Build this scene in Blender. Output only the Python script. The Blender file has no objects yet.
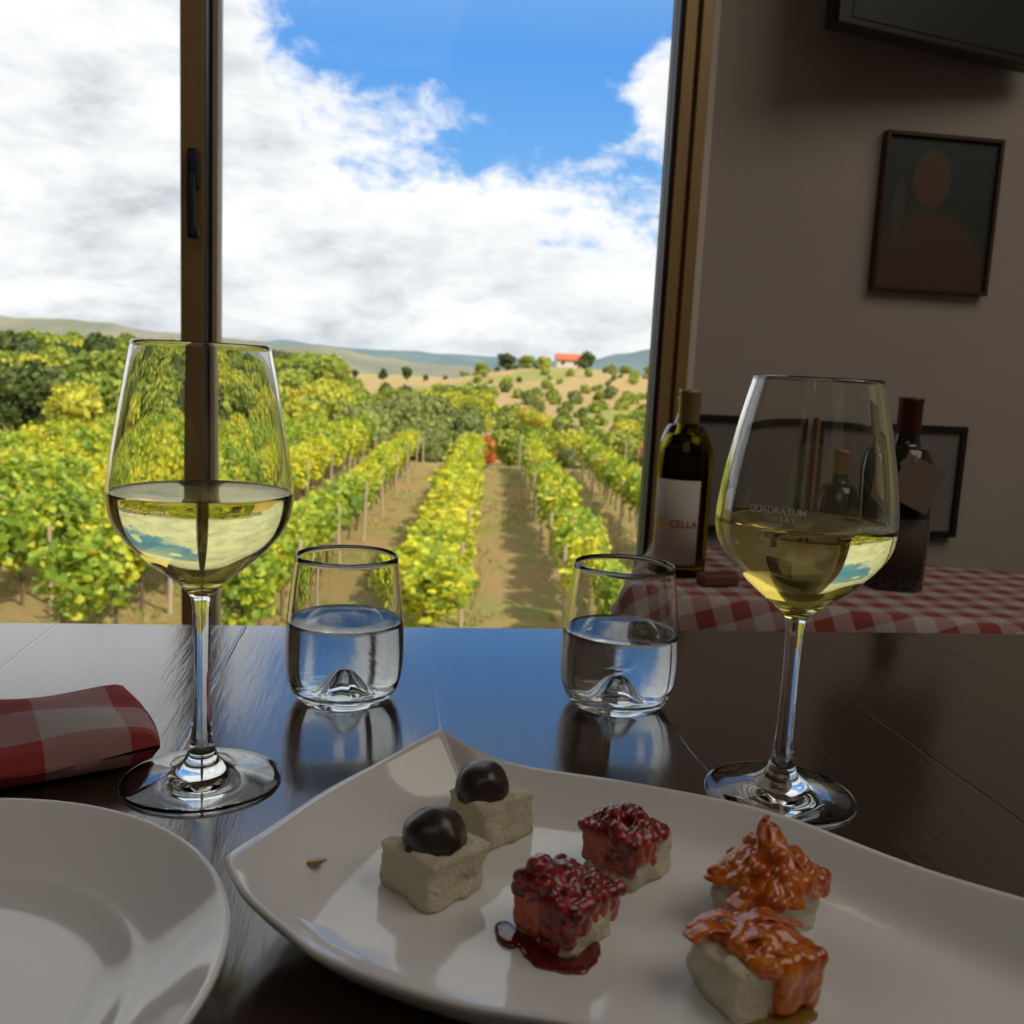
import bpy, bmesh, math, random
from mathutils import Vector, Matrix, noise
R = math.radians
PI = math.pi
sc = bpy.context.scene
COL = sc.collection

# ------------------------------------------------------------------ camera
cd = bpy.data.cameras.new('camera'); cam = bpy.data.objects.new('camera', cd); COL.objects.link(cam)
cd.sensor_width = 36; cd.lens = 36 * 950 / 1024; cd.clip_start = .02; cd.clip_end = 6000
_p, _r, _y = R(8.4), R(2.8), R(8)
F = Vector((math.sin(_y) * math.cos(_p), math.cos(_y) * math.cos(_p), -math.sin(_p)))
R0 = Vector((math.cos(_y), -math.sin(_y), 0)); U0 = R0.cross(F)
RX = R0 * math.cos(_r) + U0 * math.sin(_r); UX = U0 * math.cos(_r) - R0 * math.sin(_r)
M = Matrix((RX, UX, -F)).transposed().to_4x4(); M.translation = (0, 0, .95)
cam.matrix_world = M
cd.dof.use_dof = True; cd.dof.focus_distance = .52; cd.dof.aperture_fstop = 18
sc.camera = cam
sc.view_settings.view_transform = 'Standard'; sc.view_settings.look = 'None'
sc.view_settings.exposure = 0.0; sc.view_settings.gamma = 1; sc.view_settings.use_curve_mapping = False
cy = sc.cycles
cy.max_bounces = 20; cy.diffuse_bounces = 4; cy.glossy_bounces = 8; cy.transmission_bounces = 16
cy.transparent_max_bounces = 24; cy.volume_bounces = 0
cy.caustics_reflective = True; cy.caustics_refractive = True; cy.blur_glossy = .5
cy.sample_clamp_indirect = 6; cy.use_denoising = True

# ------------------------------------------------------------------ node helpers
class NT:
    def __init__(s, tree): s.t = tree; s.n = tree.nodes; s.l = tree.links
    def node(s, typ, **k):
        n = s.n.new(typ)
        for a, v in k.items(): setattr(n, a, v)
        return n
    def put(s, sock, v):
        if v is None: return
        if isinstance(v, bpy.types.NodeSocket): s.l.new(v, sock)
        else: sock.default_value = v
    def math(s, op, a, b=None, c=None, clamp=False):
        n = s.node('ShaderNodeMath', operation=op, use_clamp=clamp)
        s.put(n.inputs[0], a); s.put(n.inputs[1], b); s.put(n.inputs[2], c); return n.outputs[0]
    def mix(s, f, a, b, mode='MIX'):
        n = s.node('ShaderNodeMix', data_type='RGBA', blend_type=mode)
        s.put(n.inputs[0], f); s.put(n.inputs[6], a); s.put(n.inputs[7], b); return n.outputs[2]
    def noise(s, vec, scale, detail=4, rough=.5, dist=0):
        n = s.node('ShaderNodeTexNoise'); s.put(n.inputs['Vector'], vec)
        n.inputs['Scale'].default_value = scale; n.inputs['Detail'].default_value = detail
        n.inputs['Roughness'].default_value = rough; n.inputs['Distortion'].default_value = dist
        return n.outputs[0]
    def ramp(s, f, stops, interp='LINEAR'):
        n = s.node('ShaderNodeValToRGB'); s.put(n.inputs[0], f); e = n.color_ramp.elements
        n.color_ramp.interpolation = interp
        while len(e) < len(stops): e.new(.5)
        for i, (p, c) in enumerate(stops):
            e[i].position = p; e[i].color = (*c, 1) if len(c) == 3 else c
        return n.outputs[0]
    def smooth(s, v, a, b, lo=0, hi=1):
        n = s.node('ShaderNodeMapRange', interpolation_type='SMOOTHSTEP'); s.put(n.inputs[0], v)
        for i, q in enumerate((a, b, lo, hi)): n.inputs[i + 1].default_value = q
        return n.outputs[0]
    def comb(s, x, y, z):
        n = s.node('ShaderNodeCombineXYZ')
        for i, q in enumerate((x, y, z)): s.put(n.inputs[i], q)
        return n.outputs[0]
    def sep(s, v):
        n = s.node('ShaderNodeSeparateXYZ'); s.put(n.inputs[0], v); return n.outputs
    def mapping(s, v, scale=(1, 1, 1), rot=(0, 0, 0), loc=(0, 0, 0)):
        n = s.node('ShaderNodeMapping'); s.put(n.inputs[0], v)
        n.inputs[1].default_value = loc; n.inputs[2].default_value = rot; n.inputs[3].default_value = scale
        return n.outputs[0]
    def coord(s, which='Object'): return s.node('ShaderNodeTexCoord').outputs[which]
    def bump(s, h, strength=.3, dist=.01, nrm=None):
        n = s.node('ShaderNodeBump'); s.put(n.inputs['Height'], h)
        n.inputs['Strength'].default_value = strength; n.inputs['Distance'].default_value = dist
        if nrm is not None: s.put(n.inputs['Normal'], nrm)
        return n.outputs[0]

def mat(name, col=(.8, .8, .8), rough=.5, fn=None, **kw):
    m = bpy.data.materials.new(name); m.use_nodes = True
    t = NT(m.node_tree); b = m.node_tree.nodes['Principled BSDF']
    b.inputs['Base Color'].default_value = (*col, 1); b.inputs['Roughness'].default_value = rough
    for k, v in kw.items(): b.inputs[k.replace('_', ' ')].default_value = v
    if fn: fn(t, b)
    return m

# ------------------------------------------------------------------ sky
w = bpy.data.worlds.new('sky'); sc.world = w; w.use_nodes = True
t = NT(w.node_tree); bg = w.node_tree.nodes['Background']
d = t.coord('Generated'); x, y, z = t.sep(d)
az = t.math('ARCTAN2', x, y)
zc = t.math('MAXIMUM', z, 0.0)
# planar cloud deck coordinates
inv = t.math('ADD', zc, .22)
px_, py_ = t.math('DIVIDE', x, inv), t.math('DIVIDE', y, inv)
pv = t.comb(px_, py_, 0)
n1 = t.noise(pv, 2.3, 9, .58, .25)
n2 = t.noise(t.mapping(pv, loc=(4.2, 1.3, 0)), .9, 3, .5)
n3 = t.noise(t.mapping(d, scale=(1, 1, 2.6), loc=(2.3, .4, 1.1)), 7.5, 9, .6, .2)
nf = t.noise(t.mapping(d, scale=(1, 1, 1.5)), 16, 9, .66, .3)
def gauss(a0, z0, sa, sz):
    ga = t.math('POWER', t.math('DIVIDE', t.math('SUBTRACT', az, a0), sa), 2)
    gz = t.math('POWER', t.math('DIVIDE', t.math('SUBTRACT', z, z0), sz), 2)
    return t.math('EXPONENT', t.math('MULTIPLY', t.math('ADD', ga, gz), -1))
# the edge of the cloud bank falls from left to right
bound = t.math('SUBTRACT', .248, t.math('MULTIPLY', az, .43))
bound = t.math('MAXIMUM', bound, .192)
bound = t.math('ADD', bound, t.math('MULTIPLY', t.math('MAXIMUM', t.math('SUBTRACT', t.math('MULTIPLY', az, -1), .09), 0), .9))
bank = t.math('MULTIPLY', t.math('SUBTRACT', bound, z), 4.6)
bank = t.math('MINIMUM', bank, .9)
hi = t.math('ADD', t.math('MULTIPLY', t.math('SUBTRACT', n2, .5), 1.6), .85)
hi = t.math('MULTIPLY', hi, t.smooth(z, .365, .52))
dens = t.math('MAXIMUM', bank, -.42)
dens = t.math('ADD', dens, hi)
dens = t.math('ADD', dens, t.math('MULTIPLY', gauss(.285, .275, .065, .05), .75))
dens = t.math('ADD', dens, t.math('MULTIPLY', gauss(.0, .382, .06, .024), .95))
dens = t.math('ADD', dens, t.math('MULTIPLY', t.math('SUBTRACT', n1, .5), 1.1))
dens = t.math('ADD', dens, t.math('MULTIPLY', t.math('SUBTRACT', nf, .5), .95))
cov = t.smooth(dens, -.08, .24)
shade = t.math('ADD', t.math('MULTIPLY', n3, .75), t.math('MULTIPLY', nf, .25))
thick = t.smooth(dens, .0, .6)
ccol = t.ramp(shade, [(.34, (.52, .55, .60)), (.44, (.74, .77, .80)), (.52, (.90, .91, .93)), (.60, (1.0, 1.0, 1.0))])
ccol = t.mix(thick, (.99, .99, 1, 1), ccol)
# flat grey cloud bases just above the hills
ccol = t.mix(t.math('MULTIPLY', t.smooth(z, .035, .0), .35), ccol, (.66, .72, .80, 1))
blue = t.ramp(z, [(0, (.45, .65, .90)), (.12, (.22, .49, .88)), (.3, (.10, .34, .82)), (.42, (.26, .44, .78)), (.8, (.20, .38, .70))])
skyc = t.mix(cov, blue, ccol)
ground = t.smooth(z, -.02, -.1)
skyc = t.mix(ground, skyc, (.16, .15, .07, 1))
t.l.new(skyc, bg.inputs[0]); bg.inputs[1].default_value = 1.12

sd = bpy.data.lights.new('sun', 'SUN'); sun = bpy.data.objects.new('sun', sd); COL.objects.link(sun)
sd.energy = 5.4; sd.angle = R(.6); sd.color = (1, .93, .78)
sun.rotation_euler = Vector((.50, -.62, .80)).to_track_quat('Z', 'Y').to_euler()
def area(name, loc, sx, sy, e, col, rot=(0, 0, 0)):
    l = bpy.data.lights.new(name, 'AREA'); o = bpy.data.objects.new(name, l); COL.objects.link(o)
    l.shape = 'RECTANGLE'; l.size = sx; l.size_y = sy; l.energy = e; l.color = col; o.location = loc; o.rotation_euler = rot
    return o
fill_right = area('added_fill_light', (1.55, .0, 2.5), 1.7, 1.5, 13, (1, .90, .78))  # added fill light under the ceiling to brighten the room, not a real fixture
fill_rear = area('added_fill_light', (-.5, -1.3, 2.5), 1.6, 1.6, 4, (1, .93, .84))  # second added fill behind the camera, lifts the table and food fronts

# ------------------------------------------------------------------ object helpers
def obj(name, bm, m=None, parent=None, smooth=True, loc=None):
    me = bpy.data.meshes.new(name)
    if isinstance(bm, bmesh.types.BMesh):
        bm.normal_update(); bm.to_mesh(me); bm.free()
    else: me = bm
    if smooth:
        for p in me.polygons: p.use_smooth = True
    if m:
        for q in (m if isinstance(m, (list, tuple)) else [m]): me.materials.append(q)
    o = bpy.data.objects.new(name, me); COL.objects.link(o)
    if parent: o.parent = parent
    if loc: o.location = loc
    return o
def tag(o, label=None, cat=None, group=None, kind=None):
    if label: o['label'] = label
    if cat: o['category'] = cat
    if group: o['group'] = group
    if kind: o['kind'] = kind
    return o
def thing(name, label, cat, loc=(0, 0, 0), rz=0, group=None):
    o = bpy.data.objects.new(name, None); COL.objects.link(o); o.empty_display_size = .02
    o.location = loc; o.rotation_euler = (0, 0, rz); return tag(o, label, cat, group)
def copy_tree(o, parent=None):
    c = o.copy(); COL.objects.link(c)
    if parent: c.parent = parent
    for ch in list(o.children): copy_tree(ch, c)
    return c
def box(bm, x0, x1, y0, y1, z0, z1, bev=0, mi=0):
    vs = [bm.verts.new((x, y, z)) for z in (z0, z1) for y in (y0, y1) for x in (x0, x1)]
    fs = [(0, 2, 3, 1), (4, 5, 7, 6), (0, 1, 5, 4), (2, 6, 7, 3), (0, 4, 6, 2), (1, 3, 7, 5)]
    fc = [bm.faces.new([vs[i] for i in f]) for f in fs]
    for f_ in fc: f_.material_index = mi
    if bev:
        es = list({e for f_ in fc for e in f_.edges})
        r_ = bmesh.ops.bevel(bm, geom=es, offset=bev, segments=3, profile=.6, affect='EDGES')
        for f_ in r_['faces']: f_.material_index = mi
def bx(*a, **k): bm = bmesh.new(); box(bm, *a, **k); return bm
def lathe(bm, prof, seg=96, cap=False, mi=0, c=(0, 0, 0)):
    rings = []
    for (r_, z_) in prof:
        if r_ < 1e-6: rings.append([bm.verts.new((c[0], c[1], c[2] + z_))])
        else: rings.append([bm.verts.new((c[0] + r_ * math.cos(2 * PI * i / seg), c[1] + r_ * math.sin(2 * PI * i / seg), c[2] + z_)) for i in range(seg)])
    for a, b in zip(rings, rings[1:]):
        for i in range(seg):
            j = (i + 1) % seg
            if len(a) == 1 and len(b) == 1: continue
            if len(a) == 1: f_ = bm.faces.new((a[0], b[j], b[i]))
            elif len(b) == 1: f_ = bm.faces.new((a[i], a[j], b[0]))
            else: f_ = bm.faces.new((a[i], a[j], b[j], b[i]))
            f_.material_index = mi
def spline(pts, n=6):
    """Catmull-Rom through the points"""
    out = []; P = [Vector(p) for p in pts]; P = [P[0] * 2 - P[1]] + P + [P[-1] * 2 - P[-2]]
    for i in range(1, len(P) - 2):
        for k in range(n):
            u = k / n; a, b, c, d_ = P[i - 1:i + 3]
            out.append(.5 * ((2 * b) + (c - a) * u + (2 * a - 5 * b + 4 * c - d_) * u * u + (3 * b - a - 3 * c + d_) * u ** 3))
    out.append(P[-2]); return out
def spline2(pts, n=6): return [(max(v.x, 0), v.y) for v in spline([(p[0], p[1], 0) for p in pts], n)]
def tube(bm, pts, rad, seg=8, mi=0, cap=True):
    pts = [Vector(p) for p in pts]; rings = []
    for i, p in enumerate(pts):
        dv = (pts[min(i + 1, len(pts) - 1)] - pts[max(i - 1, 0)]).normalized()
        a = dv.orthogonal().normalized(); b = dv.cross(a)
        if rings: 
            pa = pa_ - dv * pa_.dot(dv); a = pa.normalized(); b = dv.cross(a)
        pa_ = a
        rr = rad[i] if isinstance(rad, (list, tuple)) else rad
        rings.append([bm.verts.new(p + (a * math.cos(2 * PI * k / seg) + b * math.sin(2 * PI * k / seg)) * rr) for k in range(seg)])
    for A, B in zip(rings, rings[1:]):
        for k in range(seg):
            f_ = bm.faces.new((A[k], A[(k + 1) % seg], B[(k + 1) % seg], B[k])); f_.material_index = mi
    if cap:
        for q in (rings[0][::-1], rings[-1]): bm.faces.new(q).material_index = mi
def fix(bm): bmesh.ops.recalc_face_normals(bm, faces=bm.faces); return bm
def struct(name, bm, m, parent=None, smooth=False):
    o = obj(name, bm, m, parent, smooth)
    if not parent: o['kind'] = 'structure'
    return o

# ------------------------------------------------------------------ materials
def f_wall(t, b):
    c = t.coord(); n = t.noise(c, 3, 5, .6); s = t.noise(c, 90, 3)
    t.l.new(t.mix(n, (.42, .37, .33, 1), (.50, .45, .40, 1)), b.inputs[0])
    t.l.new(t.bump(s, .15, .003), b.inputs['Normal'])
m_wall = mat('plaster', rough=.85, fn=f_wall)
m_ceil = mat('ceiling_paint', (.55, .5, .45), .9)
def f_floor(t, b):
    c = t.coord(); br = t.node('ShaderNodeTexBrick'); t.put(br.inputs[0], c)
    br.inputs['Scale'].default_value = 3; br.inputs['Color1'].default_value = (.16, .09, .06, 1); br.inputs['Color2'].default_value = (.2, .11, .07, 1)
    br.inputs['Mortar'].default_value = (.1, .08, .07, 1); t.l.new(br.outputs[0], b.inputs[0])
m_floor = mat('terracotta', rough=.5, fn=f_floor)
def f_frame(t, b):
    n = t.noise(t.mapping(t.coord(), scale=(40, 40, 1.5)), 4, 4)
    t.l.new(t.mix(n, (.34, .22, .09, 1), (.46, .31, .13, 1)), b.inputs[0])
m_frame = mat('bronze_aluminium', rough=.42, fn=f_frame, Metallic=.35)
m_bead = mat('beige_bead', (.55, .45, .28), .5)
m_gask = mat('black_gasket', (.015, .015, .018), .5)
m_steelb = mat('anodised_edge', (.30, .36, .45), .25, Metallic=.8)
m_handle = mat('dark_handle', (.03, .033, .045), .35, Metallic=.3)
m_cream = mat('cream_trim', (.75, .68, .58), .6)

def f_pane(t, b):
    out = [n for n in t.n if n.type == 'OUTPUT_MATERIAL'][0]; t.n.remove(b)
    tr = t.node('ShaderNodeBsdfTransparent'); tr.inputs[0].default_value = (.985, .99, .985, 1)
    gl = t.node('ShaderNodeBsdfGlossy'); gl.inputs['Roughness'].default_value = .01
    fr = t.node('ShaderNodeFresnel'); fr.inputs[0].default_value = 1.35
    mx = t.node('ShaderNodeMixShader'); t.l.new(fr.outputs[0], mx.inputs[0]); t.l.new(tr.outputs[0], mx.inputs[1]); t.l.new(gl.outputs[0], mx.inputs[2])
    t.l.new(mx.outputs[0], out.inputs[0])
m_pane = mat('window_glass', fn=f_pane)

def f_table(t, b):
    c = t.coord(); x_, y_, z_ = t.sep(c)
    grain = t.noise(t.mapping(c, scale=(38, 3.2, 10)), 3, 8, .65, .5)
    fine = t.noise(t.mapping(c, scale=(260, 16, 60)), 1, 4, .7, .6)
    blot = t.noise(t.mapping(c, scale=(3, 2, 3)), 2, 3)
    col = t.mix(grain, (.020, .010, .006, 1), (.060, .030, .016, 1))
    col = t.mix(t.math('MULTIPLY', blot, .5), col, (.035, .02, .013, 1))
    # plank joints about every 13 cm
    u = t.math('FRACT', t.math('ADD', t.math('DIVIDE', x_, .135), .23))
    wob = t.math('MULTIPLY', t.math('SUBTRACT', t.noise(t.mapping(c, scale=(1, 9, 1)), 3, 3), .5), .03)
    dj = t.math('ABSOLUTE', t.math('SUBTRACT', t.math('ADD', u, wob), .5))
    line = t.smooth(dj, .003, .012)
    col = t.mix(line, (.008, .005, .004, 1), col); t.l.new(col, b.inputs[0])
    # small worn nicks
    vo = t.node('ShaderNodeTexVoronoi'); t.put(vo.inputs['Vector'], t.mapping(c, scale=(1, .8, 1), rot=(0, 0, .6))); vo.inputs['Scale'].default_value = 24
    nick = t.smooth(vo.outputs['Distance'], .02, .05)
    h = t.math('ADD', t.math('MULTIPLY', fine, .35), t.math('MULTIPLY', grain, .5))
    h = t.math('ADD', h, t.math('MULTIPLY', line, .5)); h = t.math('ADD', h, t.math('MULTIPLY', nick, .15))
    nb = t.bump(h, .30, .0008); t.l.new(nb, b.inputs['Normal']); t.l.new(nb, b.inputs['Coat Normal'])
    t.l.new(t.math('ADD', t.math('MULTIPLY', grain, .14), .10), b.inputs['Roughness'])
m_table = mat('dark_varnished_wood', rough=.2, fn=f_table, Coat_Weight=1.0, Coat_Roughness=.07, Coat_IOR=1.52)
m_wood = mat('plain_wood', (.12, .06, .03), .5)

def glassmat(name, col, ior, rough=0):
    m = bpy.data.materials.new(name); m.use_nodes = True; t = NT(m.node_tree)
    b = t.n['Principled BSDF']; out = [n for n in t.n if n.type == 'OUTPUT_MATERIAL'][0]; t.n.remove(b)
    g = t.node('ShaderNodeBsdfGlass'); g.inputs['Color'].default_value = (*col, 1); g.inputs['IOR'].default_value = ior; g.inputs['Roughness'].default_value = rough
    t.l.new(g.outputs[0], out.inputs[0]); return m
m_glass = glassmat('clear_glass', (.985, .99, .985), 1.5)
m_wine = glassmat('white_wine', (.97, .93, .62), 1.34)
m_water = glassmat('water', (.97, .985, 1.0), 1.33)
m_china = mat('white_china', (.78, .79, .80), .12, Coat_Weight=.5, Coat_Roughness=.03)

def f_cheese(t, b):
    c = t.coord(); n = t.noise(c, 160, 6, .65); v = t.noise(c, 420, 4, .7)
    t.l.new(t.mix(n, (.82, .72, .46, 1), (.95, .89, .70, 1)), b.inputs[0])
    cr = t.noise(c, 800, 3, .8)
    t.l.new(t.bump(t.math('ADD', t.math('MULTIPLY', cr, .5), t.math('ADD', n, t.math('MULTIPLY', v, .8))), 1.0, .0032), b.inputs['Normal'])
m_cheese = mat('pale_cheese', rough=.65, fn=f_cheese, Subsurface_Weight=.15, Subsurface_Radius=(.006, .004, .002))
m_crust = mat('yellow_crust', (.55, .36, .05), .5)
def f_olive(t, b):
    n = t.noise(t.coord(), 120, 4)
    t.l.new(t.mix(n, (.010, .007, .004, 1), (.032, .017, .008, 1)), b.inputs[0]); t.l.new(t.bump(n, .35, .0015), b.inputs['Normal'])
m_olive = mat('dark_candied_fruit', rough=.4, fn=f_olive, Coat_Weight=.35, Coat_Roughness=.12)
def f_jam(t, b):
    n = t.noise(t.coord(), 260, 4)
    t.l.new(t.mix(t.smooth(n, .35, .68), (.10, .004, .006, 1), (.42, .022, .012, 1)), b.inputs[0]); t.l.new(t.bump(n, .7, .002), b.inputs['Normal'])
m_jam = mat('red_jam', rough=.1, fn=f_jam, Coat_Weight=.5, Transmission_Weight=.12)
def f_mar(t, b):
    n = t.noise(t.coord(), 190, 3)
    t.l.new(t.mix(t.smooth(n, .3, .7), (.55, .085, .006, 1), (.80, .24, .02, 1)), b.inputs[0]); t.l.new(t.bump(n, .5, .0015), b.inputs['Normal'])
m_mar = mat('orange_marmalade', rough=.12, fn=f_mar, Coat_Weight=.5, Transmission_Weight=.25, Subsurface_Weight=.2, Subsurface_Radius=(.006, .002, .0005))
m_brown = mat('brown_syrup', (.06, .03, .012), .15)
m_syrup = mat('red_syrup', (.20, .012, .012), .06, Transmission_Weight=.35, Coat_Weight=.5)
m_smear = mat('orange_red_smear', (.46, .075, .022), .2, Coat_Weight=.4, Subsurface_Weight=.2, Subsurface_Radius=(.004, .001, .0005))
m_amber = mat('amber_syrup', (.50, .28, .06), .06, Transmission_Weight=.5, Coat_Weight=.5)

def gingham(name, pitch, rot=0, red=(.32, .05, .045), white=(.56, .51, .49)):
    def f_(t, b):
        uv = t.mapping(t.coord('UV'), rot=(0, 0, rot)); u, v, _ = t.sep(uv)
        def st(q): return t.math('GREATER_THAN', t.math('FRACT', t.math('DIVIDE', q, pitch)), .5)
        s = t.math('MULTIPLY', t.math('ADD', st(u), st(v)), .5)
        weave = t.noise(uv, 900, 2)
        col = t.mix(s, (*white, 1), (*red, 1)); col = t.mix(t.math('MULTIPLY', weave, .25), col, (.3, .2, .18, 1))
        t.l.new(col, b.inputs[0]); t.l.new(t.bump(weave, .3, .0006), b.inputs['Normal'])
    return mat(name, rough=.9, fn=f_)
m_cloth = gingham('red_gingham', .045)
m_napkin = gingham('napkin_gingham', .075, red=(.36, .02, .025), white=(.5, .42, .42))

# ------------------------------------------------------------------ room shell (window wall inner face at y = 1.6)
YW = 1.6
struct('floor', bx(-2.4, 3.0, -3.0, 1.85, -.12, 0), m_floor)
struct('ceiling', bx(-2.4, 3.0, -3.0, 1.85, 2.62, 2.75), m_ceil)
struct('wall_left', bx(-2.4, -2.25, -3.0, 1.85, 0, 2.62), m_wall)
struct('wall_right', bx(2.85, 3.0, -3.0, 1.85, 0, 2.62), m_wall)
struct('wall_back', bx(-2.25, 2.85, -3.0, -2.85, 0, 2.62), m_wall)
WX0, WX1, WZ0, WZ1 = -1.90, .526, .34, 2.3
bm = bmesh.new()
box(bm, -2.25, WX0, YW, 1.85, 0, 2.62); box(bm, WX1, 2.85, YW, 1.85, 0, 2.62)
box(bm, WX0, WX1, YW, 1.85, 0, WZ0); box(bm, WX0, WX1, YW, 1.85, WZ1, 2.62)
struct('wall_front', bm, m_wall)
struct('trim_1', bx(.512, .5255, 1.588, 1.5999, 0, 2.62, bev=.002), m_cream)
win = bpy.data.objects.new('window_1', None); COL.objects.link(win); win['kind'] = 'structure'; win.location = (0, YW, 0)
def wp(name, m, *b_, **k): return obj(name, bx(*b_, **k), m, win, smooth=False)
bm = bmesh.new()   # outer frame: right jamb with stepped profile, left jamb, head and sill
box(bm, .467, .488, -.012, .05, WZ0, WZ1, bev=.002); box(bm, .4885, .492, -.004, .05, WZ0, WZ1); box(bm, .4925, .512, -.02, .05, WZ0, WZ1, bev=.002)
box(bm, WX0, WX0 + .05, -.02, .05, WZ0, WZ1, bev=.002); box(bm, WX0, .512, -.02, .05, WZ1 - .05, WZ1, bev=.002); box(bm, WX0, .512, -.02, .05, WZ0, WZ0 + .05, bev=.002)
obj('window_frame', bm, m_frame, win, smooth=False)
wp('gasket', m_gask, .460, .467, -.004, .04, WZ0 + .05, WZ1 - .05)
bm = bmesh.new(); box(bm, -.319, -.2835, -.022, .03, WZ0 + .05, WZ1 - .05, bev=.002)
sash = obj('sash_stile', bm, m_frame, win, smooth=False)
wp('edge_strip', m_steelb, -.2832, -.2785, -.012, .03, WZ0 + .05, WZ1 - .05)
wp('gasket', m_gask, -.2783, -.2735, -.004, .03, WZ0 + .05, WZ1 - .05)
wp('glazing_bead', m_bead, -.2733, -.2655, -.008, .04, WZ0 + .05, WZ1 - .05, bev=.001)
bm = bmesh.new(); box(bm, -.305, -.2885, -.044, -.0225, 1.205, 1.262, bev=.004)
box(bm, -.3035, -.292, -.056, -.040, 1.128, 1.225, bev=.004); box(bm, -.303, -.2855, -.058, -.042, 1.128, 1.142, bev=.004)
obj('handle', bm, m_handle, win)
for x0, x1 in ((-1.85, -.319), (-.2655, .460)):
    wp('glass_pane', m_pane, x0, x1, .012, .016, WZ0 + .05, WZ1 - .05)
# building outside wall below the room
struct('wall_outer', bx(-2.4, 3.0, -3.0, 1.8, -3.6, -.12), m_wall)

# ------------------------------------------------------------------ land
AZ = R(6.5); CA, SA = math.cos(AZ), math.sin(AZ)
def W(u, v): return (u * CA + v * SA, -u * SA + v * CA)      # row frame -> world
def sstep(a, b, x): q = min(1, max(0, (x - a) / (b - a))); return q * q * (3 - 2 * q)
def H(u, v):
    z = -4.25
    z += -.9 * sstep(50, 64, v) * (1 - sstep(80, 140, v)) 
    z += sstep(80, 150, v) * .4 + sstep(150, 330, v) * 1.5
    z += 5.2 * math.exp(-((u - 12) / 24) ** 2 - ((v - 195) / 42) ** 2) + 2.4 * math.exp(-((u - 36) / 22) ** 2 - ((v - 185) / 42) ** 2)
    z += 2.2 * math.exp(-((u + 62) / 38) ** 2 - ((v - 170) / 60) ** 2)
    z += .6 * noise.noise(Vector((u * .03, v * .03, 3))) * sstep(60, 120, v)
    z -= 4 * sstep(330, 520, v)
    return z
def f_land(t, b):
    c = t.coord(); u, v, _ = t.sep(c)
    n1 = t.noise(c, .55, 6, .65); n2 = t.noise(c, 4, 5, .7); n3 = t.noise(c, .045, 4, .6); n4 = t.noise(c, 17, 4, .7)
    soil = t.mix(n4, (.32, .19, .06, 1), (.62, .43, .17, 1))
    grass = t.mix(n2, (.22, .24, .04, 1), (.46, .42, .12, 1))
    straw = t.mix(n2, (.42, .28, .11, 1), (.58, .42, .19, 1))
    near = t.mix(t.smooth(t.math('ADD', t.math('MULTIPLY', n1, .6), t.math('MULTIPLY', n2, .4)), .46, .6), soil, grass)
    far = t.mix(t.smooth(n3, .50, .60), straw, grass)
    col = t.mix(t.smooth(v, 52, 70), near, far)
    t.l.new(col, b.inputs[0]); t.l.new(t.bump(t.math('ADD', n2, n4), .8, .25), b.inputs['Normal'])
m_land = mat('vineyard_soil', rough=.95, fn=f_land)
bm = bmesh.new(); NU, NV = 90, 110; vs = []
for j in range(NV + 1):
    v = 3 + 517 * (j / NV) ** 1.6
    for i in range(NU + 1):
        u = (-1 + 2 * i / NU) * (16 + v * .8); vs.append(bm.verts.new((u, v, H(u, v))))
for j in range(NV):
    for i in range(NU):
        k = j * (NU + 1) + i; bm.faces.new((vs[k], vs[k + 1], vs[k + NU + 2], vs[k + NU + 1]))
land = struct('ground', bm, m_land, smooth=True); land.rotation_euler = (0, 0, -AZ)
# distant hills: angular skyline turned into heights at their real distance
def f_hill(c1, c2, c3):
    def f_(t, b):
        c = t.coord(); n = t.noise(t.mapping(c, scale=(1, .6, 3)), .006, 7, .65); n2 = t.noise(c, .02, 5, .7)
        col = t.mix(t.smooth(n, .4, .62), (*c1, 1), (*c2, 1)); col = t.mix(t.smooth(n2, .55, .7), col, (*c3, 1)); t.l.new(col, b.inputs[0])
    return f_
m_hill1 = mat('olive_hillside', rough=1, fn=f_hill((.16, .17, .12), (.24, .22, .15), (.12, .15, .12)))
m_hill2 = mat('haze_tinted_mountain', rough=1, fn=f_hill((.09, .15, .17), (.13, .19, .19), (.08, .13, .16)))  # forest colours with blue-grey aerial haze mixed into them
def ridge(name, dist, pts, m, depth):
    """pts: (azimuth degrees, height m); a rounded ridge with spurs"""
    bm = bmesh.new(); NA, ND = 160, 14; vs = []
    a0, a1 = pts[0][0], pts[-1][0]
    for i in range(NA + 1):
        a = a0 + (a1 - a0) * i / NA
        for k in range(len(pts) - 1):
            if pts[k][0] <= a <= pts[k + 1][0]:
                q = (a - pts[k][0]) / (pts[k + 1][0] - pts[k][0]); q = q * q * (3 - 2 * q); h = pts[k][1] * (1 - q) + pts[k + 1][1] * q; break
        h += dist * .0011 * noise.noise(Vector((a * .9, 7, dist)))
        for j in range(ND + 1):
            s = -1 + 2 * j / ND; dd = dist + s * depth
            hh = (h + 12) * math.cos(s * PI / 2) ** .8 - 12 if abs(s) < 1 else -12
            hh += dist * .003 * noise.noise(Vector((a * .6, s * 2.5, dist))) * (1 - abs(s)) * (abs(s) > .1)
            vs.append(bm.verts.new((dd * math.sin(R(a)), dd * math.cos(R(a)), hh)))
    for i in range(NA):
        for j in range(ND):
            k = i * (ND + 1) + j; bm.faces.new((vs[k], vs[k + 1], vs[k + ND + 2], vs[k + ND + 1]))
    return tag(obj(name, fix(bm), m), kind='structure')
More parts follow.
